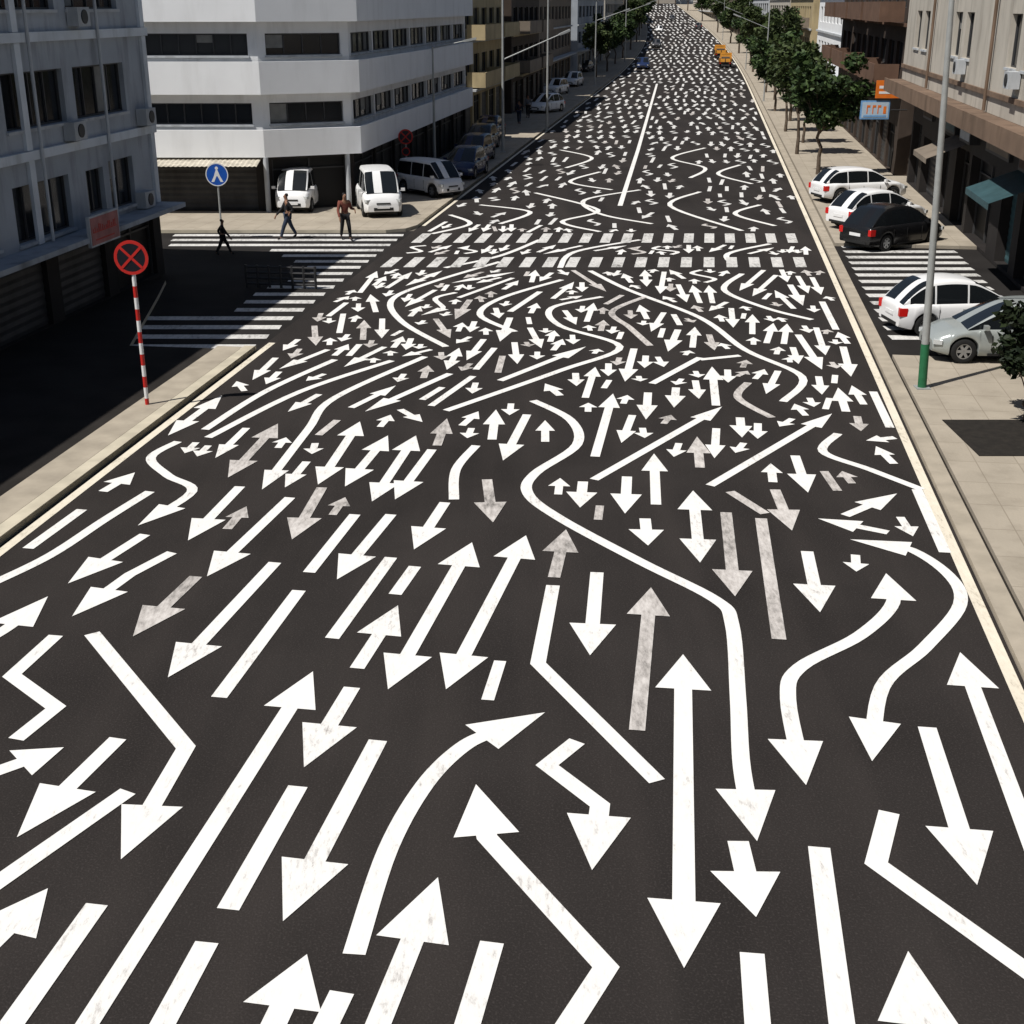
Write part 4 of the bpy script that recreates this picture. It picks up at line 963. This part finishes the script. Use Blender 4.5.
def shop_sign(s,t,z,w,h,mats,kind,label):
    p=R(s,t,z); rt=add('projecting_sign',None,None,p,0,label=label,category='shop sign')
    m=MB(); m.box(-w/2,w/2,-.06,.06,-h/2,h/2); 
    if kind==0:
        m.box(-w*.38,w*.38,-.068,-.061,.04,h*.2,m=1); m.box(-w*.38,w*.2,-.068,-.061,-h*.25,-h*.12,m=1)
    else:
        m.box(-w*.46,w*.46,-.07,-.061,-h*.42,h*.42,m=2)
        for x in (-.30,-.10,.08): m.box(w*x,w*x+.05,-.078,-.071,-h*.20,h*.26,m=1); m.box(w*x+.05,w*x+.17,-.078,-.071,h*.14,h*.26,m=1)
        m.box(w*.28,w*.38,-.078,-.071,-h*.2,h*.2,m=1); m.box(-w*.4,w*.4,-.078,-.071,-h*.38,-h*.28,m=0)
    add('panel',m.mesh('panel',mats),rt)
    m=MB(); m.cyl((w/2,0,0),(w/2+.9,0,0),.03,n=8); add('bracket',m.mesh('bracket',[M_DSTEEL]),rt)
shop_sign(70.7,9.0,4.5,1.2,.85,[M_ORANGE,M_SWHITE],0,'orange projecting shop sign with pale lettering')
shop_sign(70.7,8.45,3.5,1.45,.9,[M_LBLUE,M_ORANGE,mat('sign_bluish_white',(.42,.52,.62),.5,.05,6)],1,'pale blue and white projecting sign with orange lettering')
# ---------- people ----------
def skin(name,vs,es,rs,mat_,parent,root=0,sub=1):
    me=bpy.data.meshes.new(name); me.from_pydata(vs,es,[]); me.materials.append(mat_)
    o=add(name,me,parent)
    md=o.modifiers.new('Skin','SKIN'); md.use_smooth_shade=True
    sv=me.skin_vertices[0].data if me.skin_vertices else None
    if sv:
        for i,r in enumerate(rs): sv[i].radius=(r,r)
        sv[root].use_root=True
    s=o.modifiers.new('Sub','SUBSURF'); s.levels=sub; s.render_levels=sub
    return o
def person(loc,heading,shirt,trous,stride,label,arm=.3,hgt=1.75,out=0.):
    k=hgt/1.75; rt_v=[];E=[];Rr=[]
    def V(p,r,par=None):
        rt_v.append((p[0]*k,p[1]*k,p[2]*k)); Rr.append(r*k); i=len(rt_v)-1
        if par is not None: E.append((par,i))
        return i
    pel=V((0,0,.95),.115); wa=V((.0,0,1.12),.105,pel); ch=V((.02,0,1.32),.125,wa); nk=V((.01,0,1.48),.055,ch); hb=V((.03,0,1.57),.07,nk); hm=V((.035,0,1.65),.085,hb); ht=V((.02,0,1.72),.06,hm); V((.125,0,1.625),.014,hm)
    J={}
    for sg,f in ((1,1),(-1,-1)):
        st=stride*f
        hip=V((0,sg*.09,.9),.09,pel); kn=V((st*.42+.03,sg*.1,.5),.06,hip); an=V((st*.85,sg*.1,.09+(.05 if f<0 and stride>.1 else 0)),.038,kn); V((st*.85+.15,sg*.11,.035),.03,an); toe=len(rt_v)-1
        sh=V((.01,sg*.18,1.41),.055,ch); el=V((-st*.45-.02,sg*(.235+out*.5),1.14),.042,sh)
        wz=.9+arm*.25 if sg>0 else .9; wr=V((-st*.6+.08+arm*.15,sg*(.23+out),wz),.028,el); pm=V((-st*.62+.11+arm*.17,sg*(.22+out*1.1),wz-.08),.03,wr)
        for q in range(5):
            dy=(q-2)*.017
            V((rt_v[pm][0]/k+.01+(.035 if q==0 else 0),rt_v[pm][1]/k+dy*.3,rt_v[pm][2]/k-(.045 if q==0 else .07+.008*(2-abs(q-2)))),.009,pm)
        J[sg]=(hip,kn,an,toe,sh,el,wr,pm)
    o=add('person',None,None,loc,heading,label=label,category='person')
    skin('body',rt_v,E,Rr,M_SKIN,o)
    def mk():
        vs=[];es=[];rr=[]
        def Q(i,a_,par=None):
            vs.append(rt_v[i]); rr.append(Rr[i]+a_); j=len(vs)-1
            if par is not None: es.append((par,j))
            return j
        return vs,es,rr,Q
    vs,es,rr,Q=mk(); a=Q(pel,.018);b=Q(wa,.02,a);c=Q(ch,.02,b)
    for sg in (1,-1): s=Q(J[sg][4],.018,c); e=Q(J[sg][5],.018,s); Q(J[sg][6],.012,e)
    skin('shirt',vs,es,rr,shirt,o)
    vs,es,rr,Q=mk(); a=Q(pel,.022)
    for sg in (1,-1): h=Q(J[sg][0],.016,a); n_=Q(J[sg][1],.02,h); Q(J[sg][2],.02,n_)
    skin('trousers',vs,es,rr,trous,o)
    for sg in (1,-1):
        vs,es,rr,Q=mk(); a=Q(J[sg][2],.008); Q(J[sg][3],.012,a); skin('shoe',vs,es,rr,M_BLK,o)
    skin('hair',[(0,0,1.6*k),(-.005*k,0,1.68*k),(.015*k,0,1.745*k)],[(0,1),(1,2)],[.075*k,.092*k,.062*k],M_HAIR,o)
    m=MB()
    for sg in (1,-1): m.cyl((.108*k,sg*.032*k,1.655*k),(.122*k,sg*.032*k,1.655*k),.011*k,n=8)
    add('eye',m.mesh('eye',[M_BLK]),o)
person(at(289,239),rad(200),M_BLK,M_JEAN,.38,'person in black top and dark jeans walking across the street',.6)
person(at(346,240),rad(-60),M_RUST,M_BLK,.24,'person in rust top and dark trousers standing at the corner',.9,1.8,.14)
person(at(224,255),rad(10),M_BLK,M_BLK,.42,'person in dark clothes striding over the striped crossing',.2,1.3)
person(at(528,118,.12),rad(-100),M_CLGREY,M_BLK,.2,'person in grey shirt walking along the pavement',.2)
person(at(519,124,.12),rad(80),M_NAVY,M_JEAN,.3,'person in navy shirt walking along the pavement',.2)
# ---------- light ----------
el=math.radians(57); sd=Vector((-.82,-.57)).normalized()
sun_dir=Vector((sd.x*math.cos(el),sd.y*math.cos(el),math.sin(el)))
L=bpy.data.lights.new('sun','SUN'); L.energy=5.0; L.angle=math.radians(.5); L.color=(1,.965,.91)
lo=add('sun',L); lo.rotation_euler=sun_dir.to_track_quat('Z','Y').to_euler()
w=bpy.data.worlds.new('World'); S.world=w; w.use_nodes=True; nt=w.node_tree
sky=nt.nodes.new('ShaderNodeTexSky'); sky.sky_type='NISHITA'; sky.sun_disc=False; sky.sun_elevation=el; sky.sun_rotation=math.atan2(sd.x,sd.y)%(2*math.pi)
nt.links.new(sky.outputs['Color'],nt.nodes['Background'].inputs['Color']); nt.nodes['Background'].inputs['Strength'].default_value=.05
# ---------- camera ----------
cd=bpy.data.cameras.new('camera'); cd.sensor_width=36; cd.lens=36*F/1024; cd.clip_end=3000; cd.clip_start=.1
co=add('camera',cd,None,(0,0,H)); co.rotation_euler=(math.pi/2-P,0,0)
S.camera=co
S.view_settings.view_transform='Standard'; S.view_settings.look='None'; S.view_settings.exposure=0
